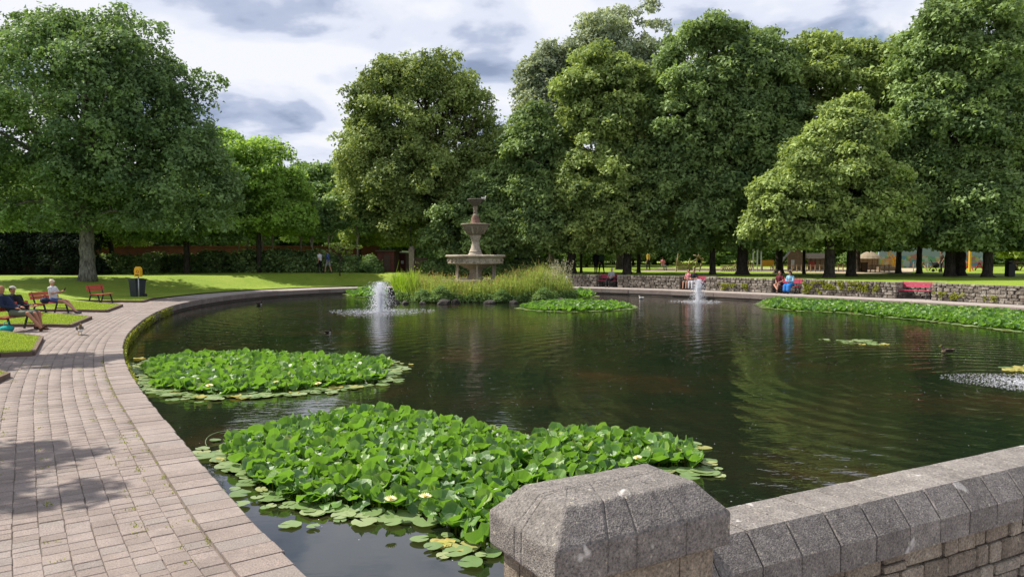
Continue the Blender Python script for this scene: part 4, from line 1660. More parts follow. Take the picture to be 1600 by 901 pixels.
def blades(name, pts, mat, wd=(.02, .035), lean=.25, seg=2):
    n = len(pts)
    P = np.array([p[:3] for p in pts]); H = np.array([p[3] for p in pts])
    a = rng.uniform(0, 2 * PI, n); ln = rng.normal(0, lean, (n, 2))
    w = np.stack([np.cos(a), np.sin(a), np.zeros(n)], 1) * rng.uniform(*wd, n)[:, None] * .5
    V = np.empty((n, 6, 3))
    for k, (u, ws) in enumerate(((0, 1), (.55, .9), (1, .15))):
        c = P + np.stack([ln[:, 0] * H * u ** 2, ln[:, 1] * H * u ** 2, H * u * (1 - .08 * u)], 1)
        V[:, 2 * k] = c - w * ws; V[:, 2 * k + 1] = c + w * ws
    b = np.arange(n) * 6
    F = np.concatenate([np.stack([b, b + 1, b + 3, b + 2], 1), np.stack([b + 2, b + 3, b + 5, b + 4], 1)])
    t_ = np.clip(np.repeat(rng.uniform(0, .95, n), 6), 0, .99)
    return tag(link(name, npmesh(name, V.reshape(-1, 3), F, M[mat], tint=t_)), kind='stuff')


def topz(px_):
    """height of the reed tops along the island, from left to right"""
    return np.interp(px_, [596, 615, 660, 700, 745, 790, 830, 860, 880, 900], [1.1, 1.5, 1.4, 1.15, 1.1, 1.3, 1.75, 1.8, 1.6, .6])


reed, iris, seeds, plume, leafc = [], [], [], [], []
while len(reed) < 13500:
    a, u = ri.uniform(0, 2 * PI), math.sqrt(ri.random())
    x, y = IX + IRX * u * .98 * math.cos(a), IY + IRY * u * .98 * math.sin(a)
    if math.hypot(x + 2.2, y - 45) < 2.0: continue
    px_ = 800 + FPX * x / y
    z0 = islz(x, y)
    cl = .5 + .7 * noise.noise(Vector((x * 1.3, y * 1.3, 3))) + .5 * noise.noise(Vector((x * 3.7, y * 3.7, 8)))
    h = (topz(px_) - z0) * ri.uniform(.35, 1.0) * (.60 + .5 * cl) * (1.22 if ri.random() < .09 else 1)
    if px_ < 642 + ri.uniform(-14, 18) and len(iris) < 3200:
        iris.append((x, y, z0, h * 1.12)); reed.append((x, y, z0, h * .6))
    else:
        reed.append((x, y, z0, h))
        if ri.random() < .20: seeds.append((x, y, z0, h * ri.uniform(.95, 1.15)))
        if px_ > 850 and ri.random() < .12: plume.append((x, y, z0, (1.95 if 862 < px_ < 893 else 1.5) * ri.uniform(.8, 1.05) - z0))
    leafc.append((x, y, z0 + h * ri.random() * .75)); leafc.append((x + ri.gauss(0, .05), y + ri.gauss(0, .05), z0 + h * ri.random() * .9))
blades('reeds', reed, 'reed', (.02, .04), .16)
blades('iris_leaves', iris, 'iris_leaf', (.035, .055), .12)


def heads(name, stalks, mat, k, size, span, spread=.03):
    C, N2, S2, ax = [], [], [], []
    for (x, y, z, h) in stalks:
        lx, ly = ri.gauss(0, .1) * h, ri.gauss(0, .1) * h
        for q in range(k):
            u = 1 - span * ri.random()
            C.append((x + lx * u * u + ri.gauss(0, spread), y + ly * u * u + ri.gauss(0, spread), z + h * u)); N2.append((ri.gauss(0, 1), ri.gauss(0, 1), ri.gauss(0, .4)))
            S2.append(size * ri.uniform(.6, 1.3))
    C = np.array(C); N2 = norm(np.array(N2)); S2 = np.array(S2)
    V, F = leafquads(C, N2, S2, rng, .6)
    t_ = np.repeat(np.clip(rng.uniform(0, .99, len(C)), 0, .99), 4)
    return tag(link(name, npmesh(name, V, F, M[mat], tint=t_)), kind='stuff')


heads('seed_heads', seeds[:1700], 'seed_head', 7, .06, .35, .02)
heads('pale_plumes', plume[::2], 'plume', 15, .055, .45, .03)
C = np.array(leafc); n = len(C)
Nn = norm(rng.normal(size=(n, 3)) + np.array([0, 0, .6]))
V, F = leafquads(C, Nn, rng.uniform(.06, .14, n), rng)
tag(link('undergrowth', npmesh('undergrowth', V, F, M['reed'], tint=np.repeat(rng.uniform(0, .9, n), 4))), kind='stuff')
# leafy fringe at the water's edge
fringe = []
for i in range(9000):
    a = ri.uniform(PI * .95, 2 * PI * 1.02); u = ri.uniform(.9, 1.03)
    fringe.append((IX + IRX * u * math.cos(a), IY + IRY * u * math.sin(a), -.33 + ri.random() ** 1.5 * (.45 + .3 * noise.noise(Vector((a * 6, 0, 0))))))
C = np.array(fringe); n = len(C)
V, F = leafquads(C, norm(rng.normal(size=(n, 3)) + np.array([0, -.3, .7])), rng.uniform(.07, .15, n), rng)
tag(link('bank_plants', npmesh('bank_plants', V, F, M['leaf_mid'], tint=np.repeat(rng.uniform(0, .99, n), 4))), kind='stuff')


ishm = mound_mesh('foliage', 'leaf_mid', .9, .8, .9, 3800, .12, 640, .25)
for px_, sc_, lb in ((690, .62, 'low leafy green shrub at the front of the reeds island, left of centre'), (658, .5, 'small leafy shrub at the front left of the reeds island'), (785, .5, 'small leafy shrub at the front of the reeds island, right of centre'), (852, .55, 'leafy shrub at the front right of the reeds island')):
    x, y = W(px_, 471, -.30)
    root = empty('shrub', (x, y + .35, -.32), ri.uniform(0, 6), lb, 'shrub', 'leafy shrubs on the fountain island')
    o = link('foliage', ishm, root); o.scale = (sc_ * 1.3, sc_, sc_)


def rock_mesh(seed, mat):
    r = random.Random(seed)
    bm = bmesh.new(); bmesh.ops.create_icosphere(bm, subdivisions=2, radius=.5)
    for v in bm.verts:
        v.co *= 1 + .35 * noise.noise(v.co * 2.2 + Vector((seed, 0, 0)))
        v.co.z *= .8
    me = bpy.data.meshes.new('rock'); bm.to_mesh(me); bm.free(); me.materials.append(mat)
    return me


RK = [rock_mesh(i, M['rock']) for i in range(4)]
for i, (px_, py_, sx, sz) in enumerate([(615, 474, .8, .3), (632, 475, .55, .22), (694, 475, .9, .34), (712, 474, .5, .3), (765, 474, .8, .22), (803, 474, .6, .2), (845, 473, .5, .2), (660, 475, .4, .15), (878, 471, .6, .25)]):
    x, y = W(px_, py_, -.35)
    o = link('rock', RK[i % 4], None, (x, y + .15, -.33), ri.uniform(0, 6)); o.scale = (sx, sx * .7, sz * 2)
    tag(o, 'dark rock at the waterline before the reeds island, %s' % ('just right of the stump', 'second right of the stump', 'wide and low below the fountain', 'just right of the widest low rock', 'below the right side of the fountain', 'right of the fountain', 'below the tall right-hand reeds', 'small, between the stump and the fountain', 'at the right tip')[i], 'rock', 'rocks round the fountain island')
x, y = W(611, 470, -.35)
mb = MB()
for k in range(7):
    a = k * .9
    mb.tube([(.13 * math.cos(a), .1 * math.sin(a), -.1), (.10 * math.cos(a), .09 * math.sin(a), .45), (.06 * math.cos(a + .3), .05 * math.sin(a), .62 + .1 * math.sin(k * 2.1))], [.12, .11, .05], 7)
o = mb.build('tree_stump', M['rock'], None, (x, y, -.33)); tag(o, 'dark upright stump standing in the water between the left jet and the reeds', 'stump')

# ------------------------------------------------------------------ stone fountain
FX, FY = XA(743, 45), 45.0
fo = empty('fountain', (FX, FY, 0), 0, 'tall three tiered weathered stone fountain standing on the reeds island', 'fountain')


def lz(py): return ZA(py, 45)


k_ = 45 / FPX


def lat(name, prof, mat, seg=48, smooth=True):
    mb = MB(); mb.lathe([(r * k_, lz(py)) for r, py in prof], seg)
    o = mb.build(name, M[mat], fo, smooth=smooth)
    m = o.modifiers.new('edge', 'EDGE_SPLIT'); m.split_angle = R(38)
    return o


lat('base', [(57, 462), (57, 437.5), (56, 436), (50, 435.5), (48, 437), (46, 442), (0, 443)], 'fountain_stone')
lat('pedestal', [(13, 442), (13, 434), (11, 432), (9.5, 428), (10.5, 421), (16, 418), (25, 414), (33, 411.5), (34, 410)], 'fountain_stone')
lat('basin', [(29, 412.5), (43, 411.5), (43.5, 410), (43, 409.4), (43, 403.2), (43.6, 402.6), (45.5, 402), (46.8, 400.5), (46.8, 399), (45.5, 398), (43.5, 398), (42, 399.5), (40, 404), (10, 406), (0, 406)], 'fountain_stone')
lat('basin_water', [(41, 400.3), (0, 400.3)], 'water')
for k in range(26):
    a = 2 * PI * (k + .5) / 26
    mb = MB(); mb.box((0, 0, 0), (.055, .26 if k % 2 else .14, .17)); mb.box((.02, 0, 0), (.06, .10, .10))
    o = mb.build('relief_panel', M['fountain_stone'], fo, (43.2 * k_ * math.cos(a), 43.2 * k_ * math.sin(a), lz(406.3)), rz=a)
for k in range(6):
    a = 2 * PI * (k + .5) / 6 + .12
    mb = MB(); mb.lathe([(.11, lz(437)), (.11, lz(435)), (.07, lz(434)), (.055, lz(424)), (.07, lz(415)), (.10, lz(413.6)), (.11, lz(411.6))], 12)
    mb.build('column', M['fountain_stone'], fo, (33 * k_ * math.cos(a), 33 * k_ * math.sin(a), 0), smooth=True)
lat('shaft', [(11.5, 406), (11.5, 397), (10.6, 396), (9.5, 394.5), (10, 393), (8.5, 391), (7, 387), (5.8, 381), (5.6, 377), (6.6, 375.5), (7.2, 373), (8.8, 370), (9.2, 368), (9.0, 366)], 'fountain_stone', 16)
lat('middle_bowl', [(8, 368), (10, 367), (13, 365), (16.5, 360), (19.5, 355.5), (20.5, 354), (20.2, 353), (21.5, 352.5), (22.6, 351.4), (22.6, 350.2), (21.6, 349.6), (20, 349.8), (17, 353), (0, 354)], 'fountain_stone', 32)
for k in range(14):
    a = 2 * PI * k / 14
    mb = MB(); mb.beam((13.2 * k_, 0, lz(364.2)), (19.6 * k_, 0, lz(355.8)), .10, .05)
    mb.build('rib', M['fountain_stone'], fo, (0, 0, 0), rz=a)
lat('upper_plinth', [(8.5, 353), (8.2, 348.5), (7.2, 347.5), (6.6, 342), (5.4, 338.5), (4.4, 338)], 'red_sandstone', 12)
lat('upper_shaft', [(4.4, 338.5), (4.6, 337), (3.8, 335.5), (2.4, 334), (3.2, 332), (2.6, 330), (2.9, 328), (4, 325), (3.6, 323), (4.5, 321.5)], 'fountain_stone', 16)
lat('top_bowl', [(3.5, 323), (5, 321), (8.5, 318), (11, 314.5), (11.2, 313.6), (12.8, 313), (13.0, 312), (12.2, 311.4), (10.5, 312), (0, 315)], 'fountain_dark', 28)
mb = MB()
for k in range(9):
    a = k * .72
    mb.ellip((.05 * math.cos(a), .05 * math.sin(a), lz(329) + .05 * math.sin(k * 2)), (.05, .05, .08), 6)
mb.build('carving', M['fountain_stone'], fo)

# ------------------------------------------------------------------ jets
OCT = np.array([(1, 0, 0), (-1, 0, 0), (0, 1, 0), (0, -1, 0), (0, 0, 1), (0, 0, -1)], float)
OF = np.array([(0, 2, 4), (2, 1, 4), (1, 3, 4), (3, 0, 4), (2, 0, 5), (1, 2, 5), (3, 1, 5), (0, 3, 5)])


def drops(name, P, S, parent):
    V = (P[:, None, :] + OCT[None] * S[:, None, :]).reshape(-1, 3)
    F = (np.arange(len(P))[:, None, None] * 6 + OF[None]).reshape(-1, 3)
    return tag(link(name, npmesh(name, V, F, M['spray']), parent), kind='stuff')


def jet(px_, py_, H, label, n, spread, splash, nsp, core=True):
    x, y = W(px_, py_, -.35)
    root = empty('water_jet', (x, y, -.35), 0, label, 'water jet', 'water jets on the pond')
    g_ = 9.8
    v0 = math.sqrt(2 * g_ * H)
    P = []
    S = []
    if n:
        vv = v0 * (1 - np.minimum(.8, np.abs(rng.normal(0, .30, n))))
        t_ = rng.random(n) ** .8 * 2 * vv / g_
        dirs_ = rng.normal(0, spread, (n, 2))
        z = vv * t_ - .5 * g_ * t_ * t_
        X = dirs_ * t_[:, None]
        P = np.concatenate([X, z[:, None]], 1) + rng.normal(0, .010, (n, 3))
        s = rng.uniform(.003, .010, n)
        S = np.stack([s, s, s * rng.uniform(1.2, 4, n)], 1)
        drops('spray', P, S, root)
        m = n // 12
        z = rng.random(m) ** 1.0 * H * .97
        rr_ = .02 + .035 * (z / H) ** 2
        P = np.stack([rng.normal(0, 1, m) * rr_, rng.normal(0, 1, m) * rr_, z], 1)
        s = rng.uniform(.006, .014, m)
        drops('core', P, np.stack([s, s, s * 2.5], 1), root)
        mb = MB(); mb.tube([(0, 0, -.2), (0, 0, .05)], [.03, .02], 8); mb.build('nozzle', M['iron'], root)
    q = rng.random(nsp) ** .75
    a = rng.uniform(0, 2 * PI, nsp)
    d = q * splash * (1 + .15 * np.sin(3 * a))
    P = np.stack([d * np.cos(a), d * np.sin(a), rng.uniform(0.0, .012, nsp)], 1)
    s = rng.uniform(.008, .034 if n else .020, nsp) * (1.1 - .5 * q)
    drops('foam_glint_flecks', P, np.stack([s * rng.uniform(.8, 2, nsp), s, s * .22], 1), root)
    return root


jet(594, 487, 1.42, 'taller white water jet in front of the reeds island, left of the pond', 8000, .36, 2.4, 1600)
jet(1091, 471, 1.28, 'small white water jet before the stone wall on the right of the pond', 5000, .28, 1.5, 700)
jet(1606, 598, 1.3, 'spray landing at the right edge of the pond, with white flecks painted as sky glints', 0, .2, 1.4, 2600)  # besides splash, white flecks imitate sky glints on the choppy water

# floating specks, and bits on the water
n = 3800
sx = rng.uniform(-14, 22, n); sy = rng.uniform(5, 45, n) ** 1.0
ok = []
pp = [(float(a), float(b)) for a, b in EDGE[::10]] + [wallpt(-3.2, 19), wallpt(-3.2, 3)]
for a, b in zip(sx, sy):
    if inpoly(a, b, pp) and b < 30: ok.append((a, b, -.349))
P = np.array(ok); s = rng.uniform(.003, .008, len(P))
drops('floating_specks', P, np.stack([s * 1.3, s, s * .3], 1), None)

# ------------------------------------------------------------------ moss and weeds on the pond wall
mp_, wt_ = [], []
sA = next(float(s) for s in SS if PS(s, 0)[1] > 13.5); sB = next(float(s) for s in SS if PS(s, 0)[1] > 33)
for i in range(9000):
    s = ri.uniform(sA, sB)
    dens = .5 + .9 * noise.noise(Vector((s * .45, 2, 0)))
    if ri.random() > dens: continue
    x, y = PS(s, ri.uniform(-.10, .01)); z = -.33 + .31 * ri.random() ** .9
    mp_.append((x, y, z))
C = np.array(mp_); n = len(C)
V, F = leafquads(C, norm(rng.normal(size=(n, 3)) + np.array([.6, -.2, .6])), rng.uniform(.03, .08, n), rng)
tag(link('wall_weeds', npmesh('wall_weeds', V, F, M['moss'], tint=np.repeat(rng.uniform(0, .99, n), 4)), edge), kind='stuff')
# yellow weeds hanging on the retaining wall by the pink bench, tufts on the others
mp_ = []
for (pa, pb, n_, zlo, zhi) in ((1256, 1285, 1500, .1, .8), (1285, 1345, 1500, .35, .8), (1345, 1375, 700, .3, .75), (1122, 1170, 900, .1, .5), (1460, 1510, 800, .1, .45), (1540, 1560, 150, .1, .4)):
    for i in range(n_):
        px_ = ri.uniform(pa, pb)
        zz3 = ri.uniform(zlo, zhi)
        if noise.noise(Vector((px_ * .10, zz3 * 3.0, 1))) + .25 * noise.noise(Vector((px_ * .4, zz3 * 9, 4))) < .0: continue
        mp_.append((px_, zz3))
tbl = {p: s_at_px(p, WOFF, s_back) for p in range(1120, 1566, 4)}
kx = sorted(tbl); ky = [tbl[k] for k in kx]
C = []
for px_, z in mp_:
    s = float(np.interp(px_, kx, ky)); x, y = PS(s, WOFF - .06 - ri.random() * .14); C.append((x, y, z))
C = np.array(C); n = len(C)
V, F = leafquads(C, norm(rng.normal(size=(n, 3)) + np.array([-.3, -.5, .6])), rng.uniform(.05, .12, n), rng)
tag(link('hanging_weeds', npmesh('hanging_weeds', V, F, M['moss'], tint=np.repeat(rng.uniform(0, .99, n), 4))), kind='stuff')
# grass blades on the near lawn bays
gb = []
while len(gb) < 52000:
    x, y = ri.uniform(-26, -9.5), ri.uniform(11, 37)
    if ri.random() > (16 / y) ** 1.2: continue
    px_ = 800 + FPX * x / y
    if px_ < -20: continue
    if inpoly(x, y, LAWNPOLY): gb.append((x, y, lawnz(x, y), ri.uniform(.02, .06)))
blades('grass', gb, 'grass_blade', (.008, .014), .35)
# small weeds in the joints of the paving
wj = []
for i in range(160):
    s = ri.uniform(1.5, 16); d = .385 + .212 * ri.choice((0, 0, 0, 1, 2, 5, 7)); x, y = PS(s, d)
    for q in range(9): wj.append((x + ri.gauss(0, .03), y + ri.gauss(0, .03), 0, ri.uniform(.008, .025)))
blades('joint_weeds', wj, 'moss', (.006, .012), .6)

# ------------------------------------------------------------------ benches
def bench(x, y, rz, paint, label, z=0.0, w=1.5, group='park benches with iron legs'):
    root = empty('park_bench', (x, y, z), rz, label, 'bench', group)
    for k, xx in enumerate((-.17, -.03, .11)):
        mb = MB(); mb.box((xx + .06, 0, .435), (.125, w, .035)); mb.build('seat_slat', M[paint], root)
    for k, (xx, zz_) in enumerate(((-.25, .66), (-.29, .80))):
        mb = MB(); mb.box((xx, 0, zz_), (.03, w, .125), M=Matrix.Rotation(-.25, 3, 'Y')); mb.build('back_slat', M[paint], root)
    for sy in (-1, 1):
        yy = sy * (w / 2 - .16)
        mb = MB(); mb.beam((.17, yy, .42), (.29, yy, 0), .045, .05); mb.build('leg', M['iron'], root)
        mb = MB(); mb.beam((-.30, yy, 0), (-.17, yy, .42), .045, .05); mb.beam((-.17, yy, .40), (-.32, yy, .88), .04, .04); mb.build('leg', M['iron'], root)
        mb = MB(); mb.beam((-.19, yy, .40), (.20, yy, .40), .045, .045); mb.beam((-.24, yy, .18), (.24, yy, .18), .03, .03); mb.build('seat_bearer', M['iron'], root)
    return root


bench(-15.15, 22.6, -.12, 'faded_red', 'red slatted bench carrying the two reclining people at the left edge')
bench(-17.98, 28.75, -.10, 'faded_red', 'red slatted bench carrying the blonde woman')
bench(-19.45, 34.9, -.08, 'faded_red', 'empty red slatted bench on the left lawn near the wheelie bin', w=1.25)
BL = ['farthest red bench, in the recess nearest the reeds island', 'red bench recessed in the wall behind the small right-hand jet',
      'red bench in the wall recess under the person in blue', 'empty pink-red bench in the stone wall recess on the right']
bs = []
for i, (pa, pb) in enumerate(BAYS):
    s = s_at_px((pa + pb) / 2, WOFF + .45, s_back - 4)
    x, y = PS(s, WOFF + .42)
    rz = TA(s) - PI / 2
    bench(x, y, rz, 'pink_paint', BL[i], 0, 1.6 if i < 3 else 1.75)
    bs.append((x, y, rz))

# ------------------------------------------------------------------ people
def Vv(*a): return Vector(a)


def joints(kind, **k):
    J = {}
    if kind == 'sit':
        lean = k.get('lean', .08); kx = k.get('kx', .44); ax = k.get('ax', .46); kz = k.get('kz', .50)
        J['pel'] = Vv(-.05, 0, .53); J['che'] = Vv(-.05 - lean, 0, .90); J['nek'] = Vv(-.05 - lean * 1.35, 0, 1.07); J['hed'] = Vv(-.02 - lean * 1.45, 0, 1.22)
        for s, sg in (('L', 1), ('R', -1)):
            J['hi' + s] = Vv(-.02, .09 * sg, .53); J['kn' + s] = Vv(kx, .11 * sg, kz); J['an' + s] = Vv(ax, .11 * sg, .09)
            J['sh' + s] = J['che'] + Vv(.0, .17 * sg, .10)
            J['el' + s] = Vv(.03 - lean, .23 * sg, .74); J['ha' + s] = Vv(.24, .10 * sg, k.get('hz', .72))
    else:
        st = k.get('stride', .18)
        J['pel'] = Vv(0, 0, .92); J['che'] = Vv(.02, 0, 1.28); J['nek'] = Vv(.02, 0, 1.45); J['hed'] = Vv(.04, 0, 1.60)
        for s, sg in (('L', 1), ('R', -1)):
            J['hi' + s] = Vv(0, .09 * sg, .90); J['kn' + s] = Vv(st * sg * .55 + .04, .09 * sg, .49); J['an' + s] = Vv(st * sg, .09 * sg, .09)
            J['sh' + s] = Vv(.02, .18 * sg, 1.38); J['el' + s] = Vv(-.05 - st * sg * .4, .22 * sg, 1.10); J['ha' + s] = Vv(.08 - st * sg * .6, .20 * sg, .86)
    return J


def figure(x, y, z, rz, label, J, top, bottom, shoes, hair, skin='skin', vox=.02, sleeves='short', legs='long', scale=1.0, hairstyle='short', group=None, cap_=None):
    root = empty('person', (x, y, z), rz, label, 'person', group)
    root.scale = (scale,) * 3

    def grow(name, parts, mat, v=vox):
        mb = MB()
        for q in parts:
            if q[0] == 'c': mb.caps(*q[1:], seg=12)
            else: mb.ellip(*q[1:])
        o = mb.build(name, M[mat], root)
        m = o.modifiers.new('remesh', 'REMESH'); m.mode = 'VOXEL'; m.voxel_size = v; m.use_smooth_shade = True
        s = o.modifiers.new('smooth', 'SMOOTH'); s.factor = .5; s.iterations = 2
        return o

    hd = J['hed']; fw = (J.get('look', Vv(1, 0, 0))).normalized(); sd = fw.cross(Vv(0, 0, 1)).normalized(); up = sd.cross(fw)
    B = []
    B += [('c', J['pel'], J['che'], .125, .13), ('c', J['shL'], J['shR'], .055, .055), ('c', J['nek'], hd - up * .04, .055, .05)]
    B += [('e', hd, (.088, .075, .112), 14), ('e', hd + fw * .035 - up * .075, (.04, .035, .035), 10), ('e', hd + fw * .093 - up * .012, (.018, .013, .022), 8)]
    for s in (-1, 1): B += [('e', hd + sd * .078 * s - up * .01, (.018, .012, .03), 8)]
    for s in 'LR':
        B += [('c', J['hi' + s], J['kn' + s], .082, .056), ('c', J['kn' + s], J['an' + s], .055, .036)]
        ft = J.get('toe' + s, J['an' + s] + Vv(.17, 0, -.05)); B += [('c', J['an' + s] - Vv(.02, 0, .03), ft, .04, .028)]
        B += [('c', J['sh' + s], J['el' + s], .05, .038), ('c', J['el' + s], J['ha' + s], .038, .026)]
        hdv = (J['ha' + s] - J['el' + s]).normalized(); lat_ = hdv.cross(Vv(0, 0, 1)).normalized() if abs(hdv.z) < .95 else Vv(0, 1, 0)
        palm = J['ha' + s] + hdv * .06
        B += [('c', J['ha' + s], palm, .027, .034)]
        for f_ in range(4):
            b0 = palm + hdv * .015 + lat_ * (.022 * (f_ - 1.5)); L = (.034, .04, .037, .028)[f_]
            b1 = b0 + hdv * L; b2 = b1 + (hdv * .7 - Vv(0, 0, .6)).normalized() * L * .8
            B += [('c', b0, b1, .0105, .0095), ('c', b1, b2, .0095, .008)]
        th = J['ha' + s] + hdv * .02 + lat_ * .028
        B += [('c', th, th + (hdv + lat_ * .7).normalized() * .055, .012, .009)]
    grow('body', B, skin, min(vox, .016))
    T = [('c', J['pel'] + Vv(0, 0, .02), J['che'], .14, .15), ('c', J['shL'], J['shR'], .068, .068), ('c', J['che'], J['nek'] - Vv(0, 0, .03), .12, .075)]
    for s in 'LR':
        if sleeves == 'long': T += [('c', J['sh' + s], J['el' + s], .066, .052), ('c', J['el' + s], J['el' + s].lerp(J['ha' + s], .9), .05, .038)]
        else: T += [('c', J['sh' + s], J['sh' + s].lerp(J['el' + s], .7), .066, .056)]
    grow('top', T, top)
    Bt = [('c', J['pel'] - Vv(0, .06, 0), J['pel'] + Vv(0, .06, 0), .135, .135)]
    for s in 'LR':
        if legs == 'short': Bt += [('c', J['hi' + s], J['hi' + s].lerp(J['kn' + s], .78), .10, .088)]
        elif legs == 'mini': Bt += [('c', J['hi' + s], J['hi' + s].lerp(J['kn' + s], .42), .10, .09)]
        else: Bt += [('c', J['hi' + s], J['kn' + s], .098, .072), ('c', J['kn' + s], J['kn' + s].lerp(J['an' + s], .92), .07, .052)]
    if legs == 'skirt':
        Bt += [('c', J['pel'].lerp(J['knL'], .5) - Vv(0, .09, .05), J['knR'] - Vv(0, 0, .1), .14, .15), ('c', J['knL'] - Vv(0, 0, .05), J['anL'] + Vv(0, 0, .12), .14, .12), ('c', J['knR'] - Vv(0, 0, .05), J['anR'] + Vv(0, 0, .12), .14, .12)]
    grow('trousers' if legs == 'long' else ('skirt' if legs == 'skirt' else 'shorts'), Bt, bottom)
    for s in 'LR':
        ft = J.get('toe' + s, J['an' + s] + Vv(.17, 0, -.05)); grow('shoe', [('c', J['an' + s] - Vv(.03, 0, .035), ft, .048, .036)], shoes, min(vox, .016))
    if hair:
        H = [('e', hd - fw * .018 + up * .022, (.094, .088, .108), 14)]
        if hairstyle == 'long': H += [('e', hd - fw * .05 - up * .06, (.07, .09, .13), 12)]
        if hairstyle == 'bun': H += [('e', hd - fw * .10 + up * .05, (.05, .05, .05), 10), ('e', hd + fw * .04 + up * .07, (.05, .06, .03), 10)]
        if hairstyle == 'thin': H = [('e', hd - fw * .035 - up * .01, (.075, .082, .075), 12)]
        grow('hair', H, hair, .014)
    if cap_:
        grow('cap', [('e', hd + up * .065, (.095, .09, .06), 12), ('c', hd + fw * .07 + up * .06, hd + fw * .14 + up * .05, .03, .02)], cap_, .014)
    if vox <= .015:
        for s in (-1, 1):
            mb = MB(); mb.ellip(hd + fw * .082 + sd * .03 * s + up * .015, (.008, .009, .007), 8); mb.build('eye', M['shoe'], root)
        mb = MB(); mb.ellip(hd + fw * .078 - up * .055, (.012, .022, .006), 8); mb.build('mouth', M['pink_cloth'], root)
    return root


J = joints('sit', lean=.30, kx=.42, kz=.53, ax=.84, hz=.62)
J['toeL'] = J['anL'] + Vv(.14, .02, .10); J['toeR'] = J['anR'] + Vv(.14, -.02, .10); J['look'] = Vv(1, .1, .12); J['anL'] = Vv(.62, .16, .10); J['toeL'] = Vv(.80, .18, .06); J['knL'] = Vv(.44, .16, .50)
J['haL'] = Vv(.05, .12, .70); J['haR'] = Vv(.05, -.10, .68)
figure(-14.98, 22.3, 0, -.08, 'bald man in navy jacket and khaki shorts reclining on the leftmost bench', J, 'navy', 'khaki', 'sandal', 'grey_hair', 'skin_tan', .015, 'long', 'short', hairstyle='thin', scale=1.04)
J = joints('sit', lean=.28, kx=.36, ax=.42); J['look'] = Vv(1, -.1, 0)
figure(-15.2, 23.05, 0, -.1, 'person with grey hair and dark collar sitting beyond the bald man', J, 'black_cloth', 'khaki', 'sandal', 'brown_hair', 'skin_tan', .015, 'long', 'short', cap_='grey_hair')
J = joints('sit', lean=.06, kx=.42, kz=.50, ax=.86, hz=.86); J['look'] = Vv(1, 0, -.45); J['haL'] = Vv(.30, .05, .88); J['haR'] = Vv(.30, -.04, .88)
J['elL'] = Vv(.02, .2, .80); J['elR'] = Vv(.02, -.2, .80); J['anL'] = Vv(.80, .07, .10); J['anR'] = Vv(.90, -.04, .10)
figure(-17.86, 28.85, 0, -.08, 'blonde woman in white top and denim shorts looking at her phone on a red bench', J, 'white_cloth', 'denim', 'shoe', 'blonde', 'skin', .015, 'short', 'mini', hairstyle='bun')
mb = MB(); mb.box((0, 0, 0), (.015, .075, .15), M=Matrix.Rotation(.5, 3, 'Y')); o = mb.build('phone', M['iron'], None, (-17.46, 28.82, .95)); tag(o, "dark mobile phone in the blonde woman's hands", 'phone')
mb = MB(); mb.ellip((0, 0, 0), (.17, .28, .11), 12)
mb.tube([(0, -.12, .08), (0, -.08, .2), (0, .08, .2), (0, .12, .08)], [.012] * 4, 6)
o = mb.build('bag', M['teal'], None, (-15.0, 21.85, .12)); tag(o, "teal soft bag on the ground by the bald man's bench", 'bag')
mb = MB(); mb.ellip((0, 0, 0), (.16, .20, .12), 12); mb.tube([(0, -.1, .08), (0, -.05, .2), (0, .05, .2), (0, .1, .08)], [.01] * 4, 6)
o = mb.build('handbag', M['navy'], None, (-17.88, 28.25, .56)); tag(o, 'navy handbag on the red bench beside the blonde woman', 'bag')

# walkers on the far left lawn path
Yw = 57.0
figure(XA(500, Yw), Yw, .85, 2.6, 'walker in a white top and dark trousers on the far left lawn', joints('walk', stride=.14), 'white_cloth', 'black_cloth', 'shoe', 'brown_hair', vox=.03, group='pair of walkers by the dark shrubs')
figure(XA(512, Yw), Yw + .2, .85, 2.9, 'walker in a blue jacket and pale trousers on the far left lawn', joints('walk', stride=.24), 'denim', 'grey_cloth', 'shoe', 'brown_hair', vox=.03, sleeves='long', legs='short', group='pair of walkers by the dark shrubs')
# bench sitters on the right


def onbench(i, off, label, J, *a, **k):
    x, y, rz = bs[i]
    # offset along the bench (its local y)
    figure(x - math.sin(rz) * off + math.cos(rz) * .08, y + math.cos(rz) * off + math.sin(rz) * .08, 0, rz, label, J, *a, vox=.022, **k)


onbench(0, .35, 'person in a pale grey top and dark trousers leaning back on the farthest bench', joints('sit', lean=.12, ax=.55), 'grey_cloth', 'black_cloth', 'shoe', 'grey_hair')
onbench(1, -.30, 'person in a pink top with bare legs sitting left of the small jet', joints('sit', lean=.02, ax=.5), 'pink_cloth', 'khaki', 'sandal', 'brown_hair', legs='short')
onbench(1, .10, 'person in a black and white top sitting just left of the small jet', joints('sit', lean=.0, ax=.46), 'black_cloth', 'white_cloth', 'shoe', 'brown_hair')
J = joints('sit', lean=-.02, ax=.5, hz=.65); J['anR'] = Vv(.62, .18, .22); J['toeR'] = Vv(.78, .20, .20)
onbench(2, -.42, 'woman in dark maroon clothes with crossed bare legs on the right bench', J, 'maroon', 'black_cloth', 'shoe', 'brown_hair', legs='mini', hairstyle='long')
J = joints('sit', lean=-.12, ax=.5, hz=.75); J['look'] = Vv(1, -.5, -.4)
onbench(2, .28, 'person in light blue top and wide bright blue skirt on the right bench', J, 'light_blue', 'blue_cloth', 'shoe', 'brown_hair', legs='skirt', hairstyle='long', sleeves='long')
